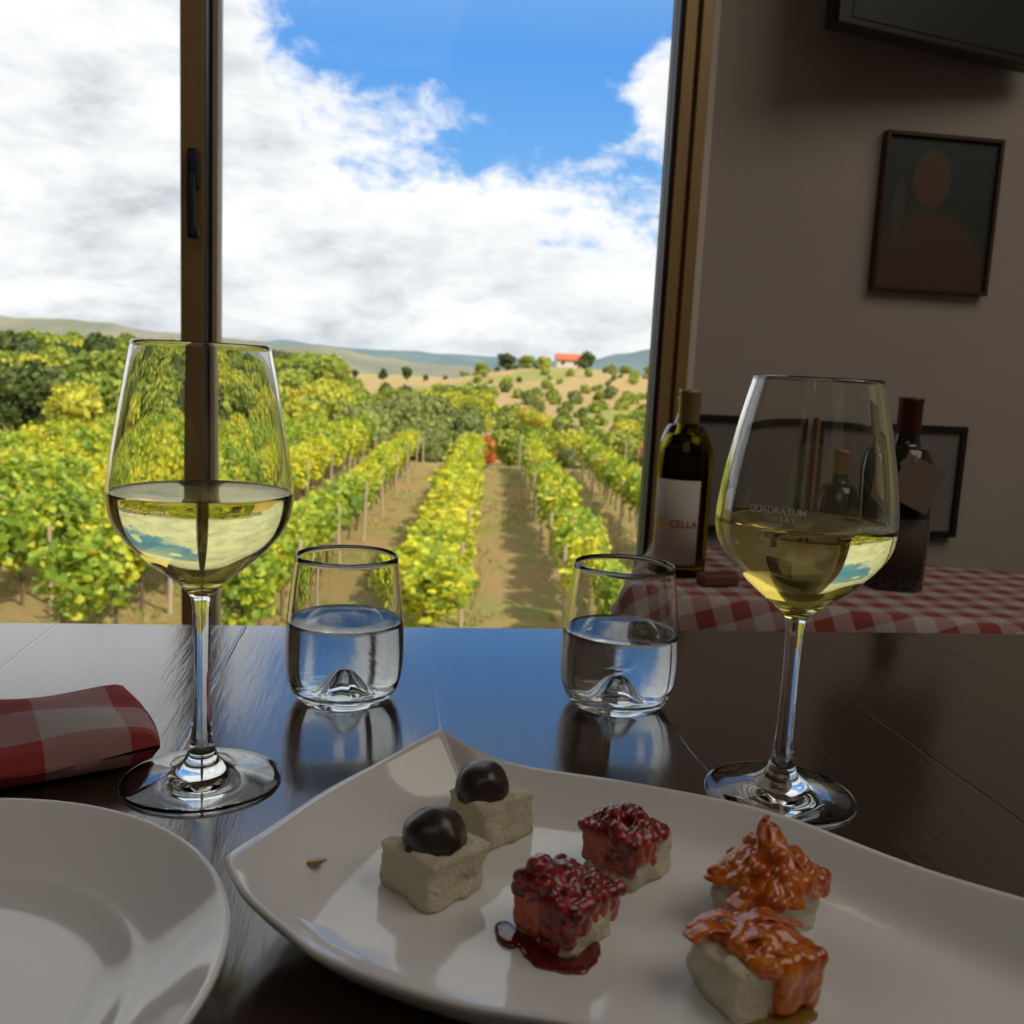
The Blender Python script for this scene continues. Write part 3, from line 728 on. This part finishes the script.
# ------------------------------------------------------------------ canapes
ZP = .7567
def cheese_bm(w_, d_, h_, seed):
    bm = bmesh.new(); bmesh.ops.create_cube(bm, size=1); bmesh.ops.subdivide_edges(bm, edges=bm.edges, cuts=14, use_grid_fill=True)
    for v_ in bm.verts:
        c = v_.co.copy(); q = Vector((c.x * w_, c.y * d_, (c.z + .5) * h_))
        m_ = max(abs(c.x), abs(c.y)); 
        # soften the edges
        for ax, ay, hh in ((0, 1, None),):
            ex, ey = max(0, abs(c.x) - .42) / .08, max(0, abs(c.y) - .42) / .08
            if ex and ey: q.x *= 1 - .05 * ex * ey; q.y *= 1 - .05 * ex * ey
        ez = max(0, c.z - .40) / .10
        if ez and m_ > .4: q.z -= .0012 * ez * (m_ - .4) / .1
        n = noise.noise_vector(q * 140 + Vector((seed * 7, 0, 0))) * .0019 + noise.noise_vector(q * 420 + Vector((seed, 3, 0))) * .0008
        if c.z < -.45: n.z = 0
        q += n + Vector((noise.noise(Vector((q.z * 60, q.y * 60, seed))), noise.noise(Vector((q.x * 60, seed, q.z * 60))), 0)) * .0026
        v_.co = q
    return bm
def blob(name, balls, m, parent, vox=.0011, seed=0, disp=.0, dsc=300, label=None):
    bm = bmesh.new()
    for (x_, y_, z_, r_) in balls:
        g = bmesh.ops.create_icosphere(bm, subdivisions=3, radius=r_, matrix=Matrix.Translation((x_, y_, z_)))
    o = obj(name, bm, m, parent)
    md = o.modifiers.new('r', 'REMESH'); md.mode = 'VOXEL'; md.voxel_size = vox; md.use_smooth_shade = True
    sm = o.modifiers.new('s', 'SMOOTH'); sm.iterations = 4; sm.factor = .5
    if disp:
        tx = bpy.data.textures.new('lumps', 'CLOUDS'); tx.noise_scale = 1 / dsc * 1.0
        dm = o.modifiers.new('d', 'DISPLACE'); dm.texture = tx; dm.strength = disp; dm.mid_level = .5
    if label: o['label'] = label
    return o
def sheet(bm, pts, w0, w1, th, rnd):
    """a thin curled strip of peel"""
    P = spline(pts, 5); n = len(P); L = []
    for i, p in enumerate(P):
        dv = (P[min(i + 1, n - 1)] - P[max(i - 1, 0)]).normalized(); s = dv.cross(Vector((.15, .1, 1))).normalized(); nn = s.cross(dv)
        wd = (w0 + (w1 - w0) * i / (n - 1)) * (1 + .15 * math.sin(i * 1.7)) * .5; q = []
        for a, b in ((-1, 1), (-.3, 1.3), (.4, 1.2), (1, .9), (1, -.6), (0, -.8), (-1, -.6)): q.append(bm.verts.new(p + s * (wd * a) + nn * (th * b * .5)))
        L.append(q)
    for A, B in zip(L, L[1:]):
        for k in range(len(A)): bm.faces.new((A[k], A[(k + 1) % len(A)], B[(k + 1) % len(A)], B[k]))
    bm.faces.new(L[0][::-1]); bm.faces.new(L[-1])
def canape(label, x_, y_, rz, w_, d_, h_, seed, group=None):
    c = thing('cheese_canape', label, 'canape', (x_, y_, ZP), rz, group)
    obj('cheese', cheese_bm(w_, d_, h_, seed), m_cheese, c); return c
def puddle(name, parent, cx, cy, rx, ry, rot, h, m, seed=0):
    bm = bmesh.new(); n = 56; rings = []
    prof = [(1.0, 0), (.985, .35), (.95, .62), (.88, .82), (.7, .96), (.4, 1.0)]
    for q, hh in prof:
        ring = []
        for k in range(n):
            a = 2 * PI * k / n; f = 1 + .22 * noise.noise(Vector((math.cos(a) * 1.3, math.sin(a) * 1.3, seed * 3.7))) + .08 * noise.noise(Vector((math.cos(a) * 4, math.sin(a) * 4, seed)))
            x_, y_ = rx * q * f * math.cos(a), ry * q * f * math.sin(a)
            ring.append(bm.verts.new((cx + x_ * math.cos(rot) - y_ * math.sin(rot), cy + x_ * math.sin(rot) + y_ * math.cos(rot), h * hh * (1 + .12 * noise.noise(Vector((x_ * 300, y_ * 300, seed)))) if hh else -.0002)))
        rings.append(ring)
    for A, B in zip(rings, rings[1:]):
        for k in range(n): bm.faces.new((A[k], A[(k + 1) % n], B[(k + 1) % n], B[k]))
    bm.faces.new(rings[-1]); bm.faces.new(rings[0][::-1]); return obj(name, bm, m, parent)
# dark fruit
def fruit(c, r_, z_, dx=0, dy=0, seed=0):
    bm = bmesh.new(); bmesh.ops.create_icosphere(bm, subdivisions=4, radius=r_)
    for v_ in bm.verts:
        n = noise.noise(v_.co * 110 + Vector((seed, 0, 0))); v_.co *= 1 + .09 * n + .02 * noise.noise(v_.co * 380); v_.co.z *= .88
        v_.co += Vector((dx, dy, z_))
    obj('dark_fruit', bm, m_olive, c)
    blob('syrup', [(dx + .78 * r_ * math.cos(a), dy + .78 * r_ * math.sin(a), z_ - r_ * .22, .0018 + .0008 * (k % 3)) for k, a in enumerate([q * .6 for q in range(11)])], m_brown, c, .0009)
c = canape('cheese cube topped with a dark round fruit, nearer one of the two at left', .0245, .3345, R(38), .0285, .0285, .0175, 1); fruit(c, .0122, .0196, 0, .001, 1)
bm = bmesh.new(); box(bm, -.0146, -.0136, -.006, .006, .006, .014, bev=.0004)
c = canape('cheese cube topped with a dark round fruit, farther one at the back', .0495, .3765, R(36), .0275, .0275, .0190, 2); fruit(c, .0114, .0212, -.004, .001, 5)
# red jam
rnd = random.Random(4)
c = canape('cheese cube with dark red jam beside the platter back edge', .101, .343, R(38), .0265, .0265, .0180, 3)
def heap(x0, x1, y0, y1, z_, n, top, r0=.0016, r1=.0032):
    out = []
    for _ in range(n):
        a, b_ = rnd.uniform(-1, 1), rnd.uniform(-1, 1); k = max(0, 1 - (a * a + b_ * b_) * .6)
        out.append(((x0 + x1) / 2 + a * (x1 - x0) / 2, (y0 + y1) / 2 + b_ * (y1 - y0) / 2, z_ + top * k * rnd.uniform(.5, 1), rnd.uniform(r0, r1)))
    for i in range(7):
        for j in range(7): out.append((x0 + (x1 - x0) * i / 6 + rnd.uniform(-.001, .001), y0 + (y1 - y0) * j / 6 + rnd.uniform(-.001, .001), z_ + .0004, .0030))
    return out
def drip(x_, y_, z0, z1, r_):
    n = max(2, int((z0 - z1) / .0014)); return [(x_ + rnd.uniform(-.0004, .0004), y_ + rnd.uniform(-.0004, .0004), z0 + (z1 - z0) * k / n, r_ * rnd.uniform(.8, 1.15)) for k in range(n + 1)]
balls = heap(-.0135, .006, -.0125, .0115, .0180, 70, .0080)
for q in range(3): balls += drip(-.0135, -.011 + q * .0045, .018, rnd.uniform(.002, .009), .0026)
sm = []
for q in range(6): sm += drip(-.0128, -.010 + q * .004, .018, rnd.uniform(.002, .008), .0022)
for q in range(3): sm += drip(-.011 + q * .0045, -.0130, .018, rnd.uniform(.008, .014), .0022)
blob('jam_smear', sm, m_smear, c, .0007, disp=.0010, dsc=230, label='orange red smear')
blob('jam', balls, m_jam, c, .0007, disp=.0012, dsc=230)
c = canape('cheese cube with dark red jam sitting in a syrup puddle', .0680, .3020, R(41), .0255, .0255, .0165, 4)
balls = heap(-.0125, .0115, -.0125, .0115, .0165, 75, .0065) + heap(-.0125, -.004, .001, .009, .0215, 14, .0075)
for q in range(3): balls += drip(-.0128, -.011 + q * .0042, .017, rnd.uniform(.001, .007), .0028)
balls += drip(-.008, -.0130, .017, .010, .0026)
sm = []
for q in range(6): sm += drip(-.0122, -.010 + q * .004, .017, rnd.uniform(.004, .009), .0023)
for q in range(5): sm += drip(-.010 + q * .0048, -.0124, .017, rnd.uniform(.008, .013), .0022)
sm += drip(.0122, -.011, .016, .006, .0026) + drip(.0120, -.007, .016, .009, .0024)
blob('jam_smear', sm, m_smear, c, .0007, disp=.0010, dsc=230, label='orange red smear')
blob('jam', balls, m_jam, c, .0007, disp=.0012, dsc=230)
puddle('syrup_puddle', c, -.0075, -.0035, .0145, .0165, 0, .0011, m_syrup, 1); puddle('syrup_puddle', c, -.0160, .0122, .0075, .0048, 1.1, .0016, m_syrup, 2)
# orange marmalade
def peel(c, strips, seedballs, tri=False):
    bm = bmesh.new(); rr = random.Random(3)
    for pts, w0, w1 in strips: sheet(bm, pts, w0, w1, .0014, rr)
    o = obj('orange_peel', bm, m_mar, c); md = o.modifiers.new('s', 'SUBSURF'); md.levels = 1; md.render_levels = 1
    blob('marmalade', seedballs, m_mar, c, .0008, disp=.0007, dsc=200)
c = canape('cheese cube under a tall peaked heap of orange marmalade', .1435, .3065, R(35), .0262, .0262, .0165, 6)
h0 = .0168
strips = [([(-.024, -.001, h0 - .004), (-.014, -.003, h0 + .003), (-.004, -.001, h0 + .011), (.001, .003, h0 + .0190)], .011, .006),
          ([(-.020, .010, h0 - .001), (-.009, .010, h0 + .004), (.001, .007, h0 + .012), (.003, .004, h0 + .0205)], .010, .005),
          ([(.020, -.008, h0 - .006), (.014, -.005, h0 + .002), (.007, -.001, h0 + .010), (.003, .002, h0 + .0185)], .012, .005),
          ([(-.010, -.016, h0 - .003), (-.007, -.012, h0 + .003), (-.001, -.005, h0 + .011), (.002, .001, h0 + .018)], .012, .006),
          ([(.008, -.017, h0 - .004), (.007, -.011, h0 + .003), (.004, -.004, h0 + .011), (.003, .001, h0 + .016)], .013, .006),
          ([(.022, .006, h0 - .006), (.016, .006, h0 + .001), (.008, .005, h0 + .009), (.004, .004, h0 + .017)], .010, .005),
          ([(-.018, -.010, h0 - .002), (-.010, -.008, h0 + .003), (-.002, -.004, h0 + .009)], .010, .006)]
balls = heap(-.0145, .0145, -.0140, .0130, h0, 40, .0100, .0022, .0036) + [(rnd.gauss(.001, .003), rnd.gauss(.001, .003), h0 + .004 + rnd.uniform(0, .009), .0036) for _ in range(16)] + drip(.0165, -.0130, h0, h0 - .006, .0026) + drip(-.0185, -.004, h0 + .001, h0 - .003, .003)
peel(c, strips, balls)
c = canape('cheese cube with spread orange marmalade at the front of the platter', .1205, .2655, R(18), .0275, .0255, .0165, 7)
strips = [([(-.0185, .008, h0 + .001), (-.012, .008, h0 + .0035), (-.005, .007, h0 + .003), (.002, .006, h0 + .0045)], .008, .007),
          ([(-.016, .011, h0 + .002), (-.008, .012, h0 + .004), (0, .011, h0 + .005)], .005, .006),
          ([(-.006, 0, h0 + .002), (0, -.002, h0 + .0055), (.008, -.004, h0 + .0045), (.016, -.007, h0 + .001), (.020, -.009, h0 - .003)], .009, .005),
          ([(0, .006, h0 + .004), (.007, .004, h0 + .006), (.014, .002, h0 + .004), (.021, -.001, h0 + .002)], .008, .004),
          ([(-.004, -.006, h0 + .002), (.004, -.010, h0 + .003), (.010, -.013, h0 - .002)], .008, .006)]
balls = heap(-.0060, .0150, -.0130, .0110, h0, 45, .0045, .0024, .0036)
for q in range(6): balls += drip(.0145, -.013 + q * .0035, h0, h0 - rnd.uniform(.005, .015), .0032)
for q in range(5): balls += drip(.002 + q * .003, -.0140, h0, h0 - rnd.uniform(.006, .015), .0030)
peel(c, strips, balls)
puddle('syrup_puddle', c, .000, -.0145, .0150, .0062, 0, .0010, m_amber, 4)
# loose drop of oil
bm = bmesh.new(); bmesh.ops.create_icosphere(bm, subdivisions=3, radius=1)
for v_ in bm.verts: v_.co = Vector((v_.co.x * .0052, v_.co.y * .0036, max(v_.co.z, -.2) * .0014))
o = obj('syrup_drop', bm, m_amber, loc=(-.0205, .3385, ZP + .0083)); o.rotation_euler = (-.12, -.30, -.5); tag(o, 'small amber drop of syrup on the left of the platter', 'drop')

# ------------------------------------------------------------------ napkin
bm = bmesh.new(); NX, NY = 44, 36; uvl = bm.loops.layers.uv.new('uv'); G = []
for j in range(NY + 1):
    for i in range(NX + 1):
        u, v = i / NX * 2 - 1, j / NY * 2 - 1; G.append((u, v))
def nap(u, v, top):
    e = 1 - max(abs(u) ** 5, abs(v) ** 7); hgt = .0095 * max(0, e) ** .42
    x_ = u * .085 * (1 - .05 * v * v); y_ = v * .046 * (1 - .10 * abs(u) ** 4)
    zz = .0125 + hgt * (1 if top else -1) + (.0015 * math.sin(u * 5 + v * 3) + .0012 * noise.noise(Vector((u * 3, v * 3, 1)))) * (1 if top else 0)
    return Vector((x_, y_, max(zz, .0015)))
for top in (1, 0):
    vv = [bm.verts.new(nap(u, v, top)) for u, v in G]
    for j in range(NY):
        for i in range(NX):
            k = j * (NX + 1) + i; ids = (k, k + 1, k + NX + 2, k + NX + 1)
            f_ = bm.faces.new([vv[q] for q in (ids if top else ids[::-1])])
            for lp in f_.loops: lp[uvl].uv = (lp.vert.co.x + .1 + .02, lp.vert.co.y + .1 - (.0 if top else 0) + .3 * lp.vert.co.z)
bmesh.ops.remove_doubles(bm, verts=bm.verts, dist=.0004)
o = obj('folded_napkin', bm, m_napkin, loc=(-.193, .462, T - .0012)); o.rotation_euler = (0, 0, R(24)); tag(o, 'red and white checked cloth napkin folded left of the left wine glass', 'napkin')

# ------------------------------------------------------------------ side table with cloth
ZS = .68
st = thing('side_table', 'low wooden side table under the red checked cloth by the wall', 'table', (.323, 1.153, 0), R(-20.9))
obj('tabletop', bx(.012, .93, .012, .37, ZS - .035, ZS - .004), m_wood, st, smooth=False)
for sx in (.05, .89):
    for sy in (.05, .33): obj('leg', bx(sx - .025, sx + .025, sy - .025, sy + .025, 0, ZS - .035), m_wood, st, smooth=False)
bm = bmesh.new(); uvl = bm.loops.layers.uv.new('uv'); NX, NY = 130, 90
def clothp(u, v):
    """table frame: u along the front edge, v into the depth; the cloth hangs over left and front"""
    x0, x1, y0, y1 = 0, .942, 0, .382
    x_, y_, z_ = u, v, ZS
    dl = max(0, x0 - u); df = max(0, y0 - v); dr = max(0, u - x1)
    if dl: x_ = x0 - .012 * (1 - math.exp(-dl * 60)) - dl * .34; z_ -= dl * .90
    if dr: x_ = x1 + .012; z_ -= dr
    if df:
        y_ = y0 - .012 * (1 - math.exp(-df * 60)) - df * .10; z_ -= df * .95
        wv = math.sin(u * 34 + 1) * .5 + math.sin(u * 61) * .3; y_ -= .020 * wv * min(1, df * 7)
    if dl: wv = math.sin(v * 40) * .5 + math.sin(v * 77 + 2) * .3; x_ -= .012 * wv * min(1, dl * 7)
    b_ = math.exp(-((u - .028) / .030) ** 2 - ((v - .345) / .035) ** 2) ; z_ += .024 * b_ * (1 + .5 * math.sin(u * 120 + v * 60))
    z_ += .0012 * noise.noise(Vector((u * 14, v * 14, 0)))
    return Vector((x_, y_, z_ + .001))
vv = []
for j in range(NY + 1):
    for i in range(NX + 1): u = -.17 + 1.24 * i / NX; v = -.19 + .572 * j / NY; vv.append((bm.verts.new(clothp(u, v)), (u * .94 + v * .34, v * .94 - u * .34)))
for j in range(NY):
    for i in range(NX):
        k = j * (NX + 1) + i; ids = (k, k + 1, k + NX + 2, k + NX + 1); f_ = bm.faces.new([vv[q][0] for q in ids])
        for lp, q in zip(f_.loops, ids): lp[uvl].uv = vv[q][1]
o = obj('tablecloth', bm, m_cloth, loc=(.323, 1.153, 0)); o.rotation_euler = (0, 0, R(-20.9)); md = o.modifiers.new('s', 'SOLIDIFY'); md.thickness = .0012; md.offset = 1
tag(o, 'red and white checked tablecloth draped over the low side table', 'tablecloth')

# ------------------------------------------------------------------ bottles
m_green = glassmat('green_bottle_glass', (.62, .58, .10), 1.5)
m_greenD = mat('dark_bottle_glass', (.012, .014, .010), .06, Coat_Weight=.5)
m_bwine = glassmat('bottled_white_wine', (.93, .80, .12), 1.34)
m_capY = mat('gold_capsule', (.46, .30, .12), .4, Metallic=.3); m_capR = mat('burgundy_capsule', (.09, .015, .018), .4)
def f_label(t, b):
    n = t.noise(t.coord(), 60, 4); t.l.new(t.mix(n, (.56, .50, .44, 1), (.66, .61, .54, 1)), b.inputs[0])
m_label = mat('paper_label', rough=.8, fn=f_label); m_dot = mat('yellow_dot', (.80, .50, .02), .6); m_let = mat('red_lettering', (.35, .10, .05), .6); m_kraft = mat('kraft_tag', (.16, .12, .09), .85)
m_small = mat('grey_small_print', (.30, .25, .22), .8)
def bprof(r_, hb, hn, rn, ht):
    return [(0, .004), (r_ * .5, .003), (r_ * .86, 0), (r_ * .97, .003), (r_, .009), (r_ * 1.005, hb * .6), (r_, hb), (r_ * .93, hb + .018), (r_ * .72, hb + .036), (rn * 1.35, hn - .008), (rn * 1.08, hn + .006), (rn, hn + .02), (rn, ht - .004), (rn * .98, ht)]
def label_part(parent, r_, z0, z1, a0, a1, m=None):
    bm = bmesh.new(); n = 28; A = [[bm.verts.new(((r_) * math.cos(a0 + (a1 - a0) * i / n), r_ * math.sin(a0 + (a1 - a0) * i / n), z)) for i in range(n + 1)] for z in (z0, z1)]
    for i in range(n): bm.faces.new((A[0][i], A[0][i + 1], A[1][i + 1], A[1][i]))
    o = obj('label', bm, m or m_label, parent); md = o.modifiers.new('s', 'SOLIDIFY'); md.thickness = .0003; return o
b1 = thing('wine_bottle', 'green bottle of white wine with a pale label beside the window jamb', 'bottle', (.4155, 1.262, ZS + .0022), R(0))
bm = bmesh.new(); r1, hb, hn, rn, ht = .0370, .158, .202, .0135, .252
po = spline2(bprof(r1, hb, hn, rn, ht), 5); pi = [(max(q - .0028, 0), z_ + (.006 if z_ < .01 else 0)) for q, z_ in po if z_ > .0035]
pi = [(0, .010)] + [q for q in pi if q[1] > .0102]
lathe(bm, po + pi[::-1], 80); fix(bm); obj('bottle_glass', bm, m_green, b1)
lv = .178; ip = [(q + .0003 if q else 0, z_ - .0002) for q, z_ in pi if z_ < lv]; 
bm = bmesh.new(); lathe(bm, ip + [(0, lv)], 80); fix(bm); obj('wine', bm, m_bwine, b1)
bm = bmesh.new(); lathe(bm, [(rn + .0004, .208), (rn + .0008, .2085), (rn + .0012, .2495), (rn + .0022, .2505), (rn + .0022, .255), (0, .2555)], 48); obj('capsule', bm, m_capY, b1)
lb = label_part(b1, r1 + .0008, .018, .134, R(-180), R(-72))
def on_label(body, size, z0, ang, r_, m, nm='lettering', parent=lb):
    me = flat_text(body, size); prof = [(r_, -1), (r_, 1)]
    wrap(me, [(r_, 0), (r_, 1)], z0, R(ang), .0); me.materials.append(m); o = bpy.data.objects.new(nm, me); COL.objects.link(o); o.parent = parent; return o
on_label('CELLA', .0135, .0700, -103, r1 + .0013, m_let)
on_label('V I N O   B I A N C O', .0042, .040, -110, r1 + .0013, m_small); on_label('I G P', .0042, .033, -110, r1 + .0013, m_small)
bm = bmesh.new(); vs = []
for k in range(24): vs.append((.0062 * math.cos(k * PI / 12), .0062 * math.sin(k * PI / 12)))
bm.faces.new([bm.verts.new(((r1 + .0013) * math.cos(R(-152) + a / r1), (r1 + .0013) * math.sin(R(-152) + a / r1), .0745 + b)) for a, b in vs])
obj('yellow_mark', bm, m_dot, lb)
# second neck just behind it
def dark_bottle(label, loc, capm, r_=.0375, hb=.165, ht=.27, rn=.0135):
    b = thing('wine_bottle', label, 'bottle', loc); hn = hb + .048
    bm = bmesh.new(); lathe(bm, spline2(bprof(r_, hb, hn, rn, ht), 5) + [(0, ht)], 64); fix(bm); obj('bottle_glass', bm, m_greenD, b)
    bm = bmesh.new(); lathe(bm, [(rn + .0004, ht - .055), (rn + .0010, ht - .0545), (rn + .0012, ht - .002), (rn + .002, ht - .001), (rn + .002, ht + .003), (0, ht + .0035)], 48); obj('capsule', bm, capm, b); return b
dark_bottle('dark bottle with a gold capsule mostly hidden behind the labelled bottle', (.4500, 1.375, ZS + .0022), m_capY, ht=.240)
dark_bottle('dark bottle with a gold capsule seen through the right wine glass', (.703, 1.36, ZS + .0022), m_capY, r_=.040, hb=.085, ht=.172, rn=.0125)
b3 = dark_bottle('dark red wine bottle with burgundy capsule and hanging tag', (.702, 1.20, ZS + .0022), m_capR, r_=.040, hb=.155, ht=.256, rn=.0145)
b3.location = (.702, 1.20, ZS + .0022)
# tag hanging from its neck
bm = bmesh.new(); box(bm, -.028, .028, -.0006, .0006, -.032, .032)
tg = obj('paper_tag', bm, m_kraft, b3, smooth=False); tg.location = (-.006, -.0450, .148); tg.rotation_euler = (R(-14), R(24), R(-12)); tg['label'] = 'brown paper tag'
bm = bmesh.new(); tube(bm, [(.0155 * math.cos(a), .0155 * math.sin(a), .199 + .002 * math.sin(a)) for a in [k * PI / 8 for k in range(17)]] + [(.0, -.030, .188), (-.012, -.044, .176)], .0009, 6)
obj('string', bm, mat('pale_string', (.5, .45, .38), .9), b3)
label_part(b3, .0417, .02, .10, R(-150), R(-60), mat('dark_label', (.07, .045, .03), .7))
# small wooden block
bm = bmesh.new(); box(bm, -.026, .026, -.013, .013, 0, .016, bev=.004)
o = obj('wooden_block', bm, mat('reddish_wood', (.16, .055, .035), .6), loc=(.448, 1.19, ZS + .0024)); o.rotation_euler = (0, 0, .15); tag(o, 'small reddish wooden block lying before the labelled bottle', 'block')

# framed pictures leaning on the wall
m_black = mat('black_frame', (.012, .011, .012), .4); m_gold = mat('gilt_edge', (.40, .24, .09), .45, Metallic=.3)
def f_grey(t, b):
    n = t.noise(t.coord(), 12, 4); t.l.new(t.mix(n, (.20, .19, .175, 1), (.26, .245, .22, 1)), b.inputs[0])
m_grey = mat('grey_print', rough=.5, fn=f_grey)
def framed(name, label, x0, x1, z0, z1, y, fw, mf, mc, tilt=0, dep=.018, cat='picture'):
    f_ = thing(name, label, cat, ((x0 + x1) / 2, y, z0)); f_.rotation_euler = (tilt, 0, 0); hw = (x1 - x0) / 2; h = z1 - z0
    bm = bmesh.new()
    box(bm, -hw, -hw + fw, -dep / 2, dep / 2, 0, h, bev=.001); box(bm, hw - fw, hw, -dep / 2, dep / 2, 0, h, bev=.001)
    box(bm, -hw + fw, hw - fw, -dep / 2, dep / 2, 0, fw, bev=.001); box(bm, -hw + fw, hw - fw, -dep / 2, dep / 2, h - fw, h, bev=.001)
    obj('frame', bm, mf, f_, smooth=False); obj('picture', bx(-hw + fw, hw - fw, -.002, .004, fw, h - fw), mc, f_, smooth=False); return f_
framed('picture_frame', 'black framed grey print low on the wall behind the labelled bottle', .530, .735, .69, .893, 1.590, .010, m_black, m_grey)
fr2 = framed('picture_frame', 'black framed grey print with a gilt left edge, low on the wall', .762, 1.04, .69, .891, 1.590, .011, m_black, m_grey)
obj('gilt_strip', bx(-.145, -.1395, -.010, .010, 0, .206), m_gold, fr2, smooth=False)
def f_port(t, b):
    c = t.coord(); x_, y_, z_ = t.sep(c); n = t.noise(c, 14, 5, .6)
    def ell(cx, cz, rx, rz, s=.25):
        a = t.math('POWER', t.math('DIVIDE', t.math('SUBTRACT', x_, cx), rx), 2); q = t.math('POWER', t.math('DIVIDE', t.math('SUBTRACT', z_, cz), rz), 2)
        return t.smooth(t.math('ADD', t.math('ADD', a, q), t.math('MULTIPLY', n, .4)), 1.2 + s, 1.2 - s)
    col = t.mix(n, (.018, .030, .026, 1), (.035, .055, .045, 1))
    col = t.mix(ell(-.012, .02, .11, .12), col, (.085, .045, .028, 1)); col = t.mix(ell(-.072, .13, .012, .06), col, (.07, .065, .04, 1))
    col = t.mix(ell(-.015, .19, .034, .048), col, (.11, .06, .038, 1)); t.l.new(col, b.inputs[0])
m_port = mat('dark_portrait_canvas', rough=.5, fn=f_port)
framed('framed_painting', 'dark portrait painting in a thin reddish frame on the right wall', .830, 1.045, 1.121, 1.384, 1.589, .007, mat('reddish_frame', (.06, .018, .012), .5), m_port, 0)
tv = thing('wall_screen', 'dark flat screen angled high on the right wall, cut by the top', 'screen', (.872, 1.50, 1.488)); tv.rotation_euler = (0, 0, R(14))
obj('bezel', bx(-.225, .21, -.012, .022, 0, .26, bev=.003), m_black, tv, smooth=False)
obj('display', bx(-.20, .20, -.0135, -.0119, .012, .25), mat('dark_display', (.012, .018, .02), .4), tv, smooth=False)
obj('bracket', bx(-.03, .03, .0225, .080, .10, .16), m_black, tv, smooth=False)
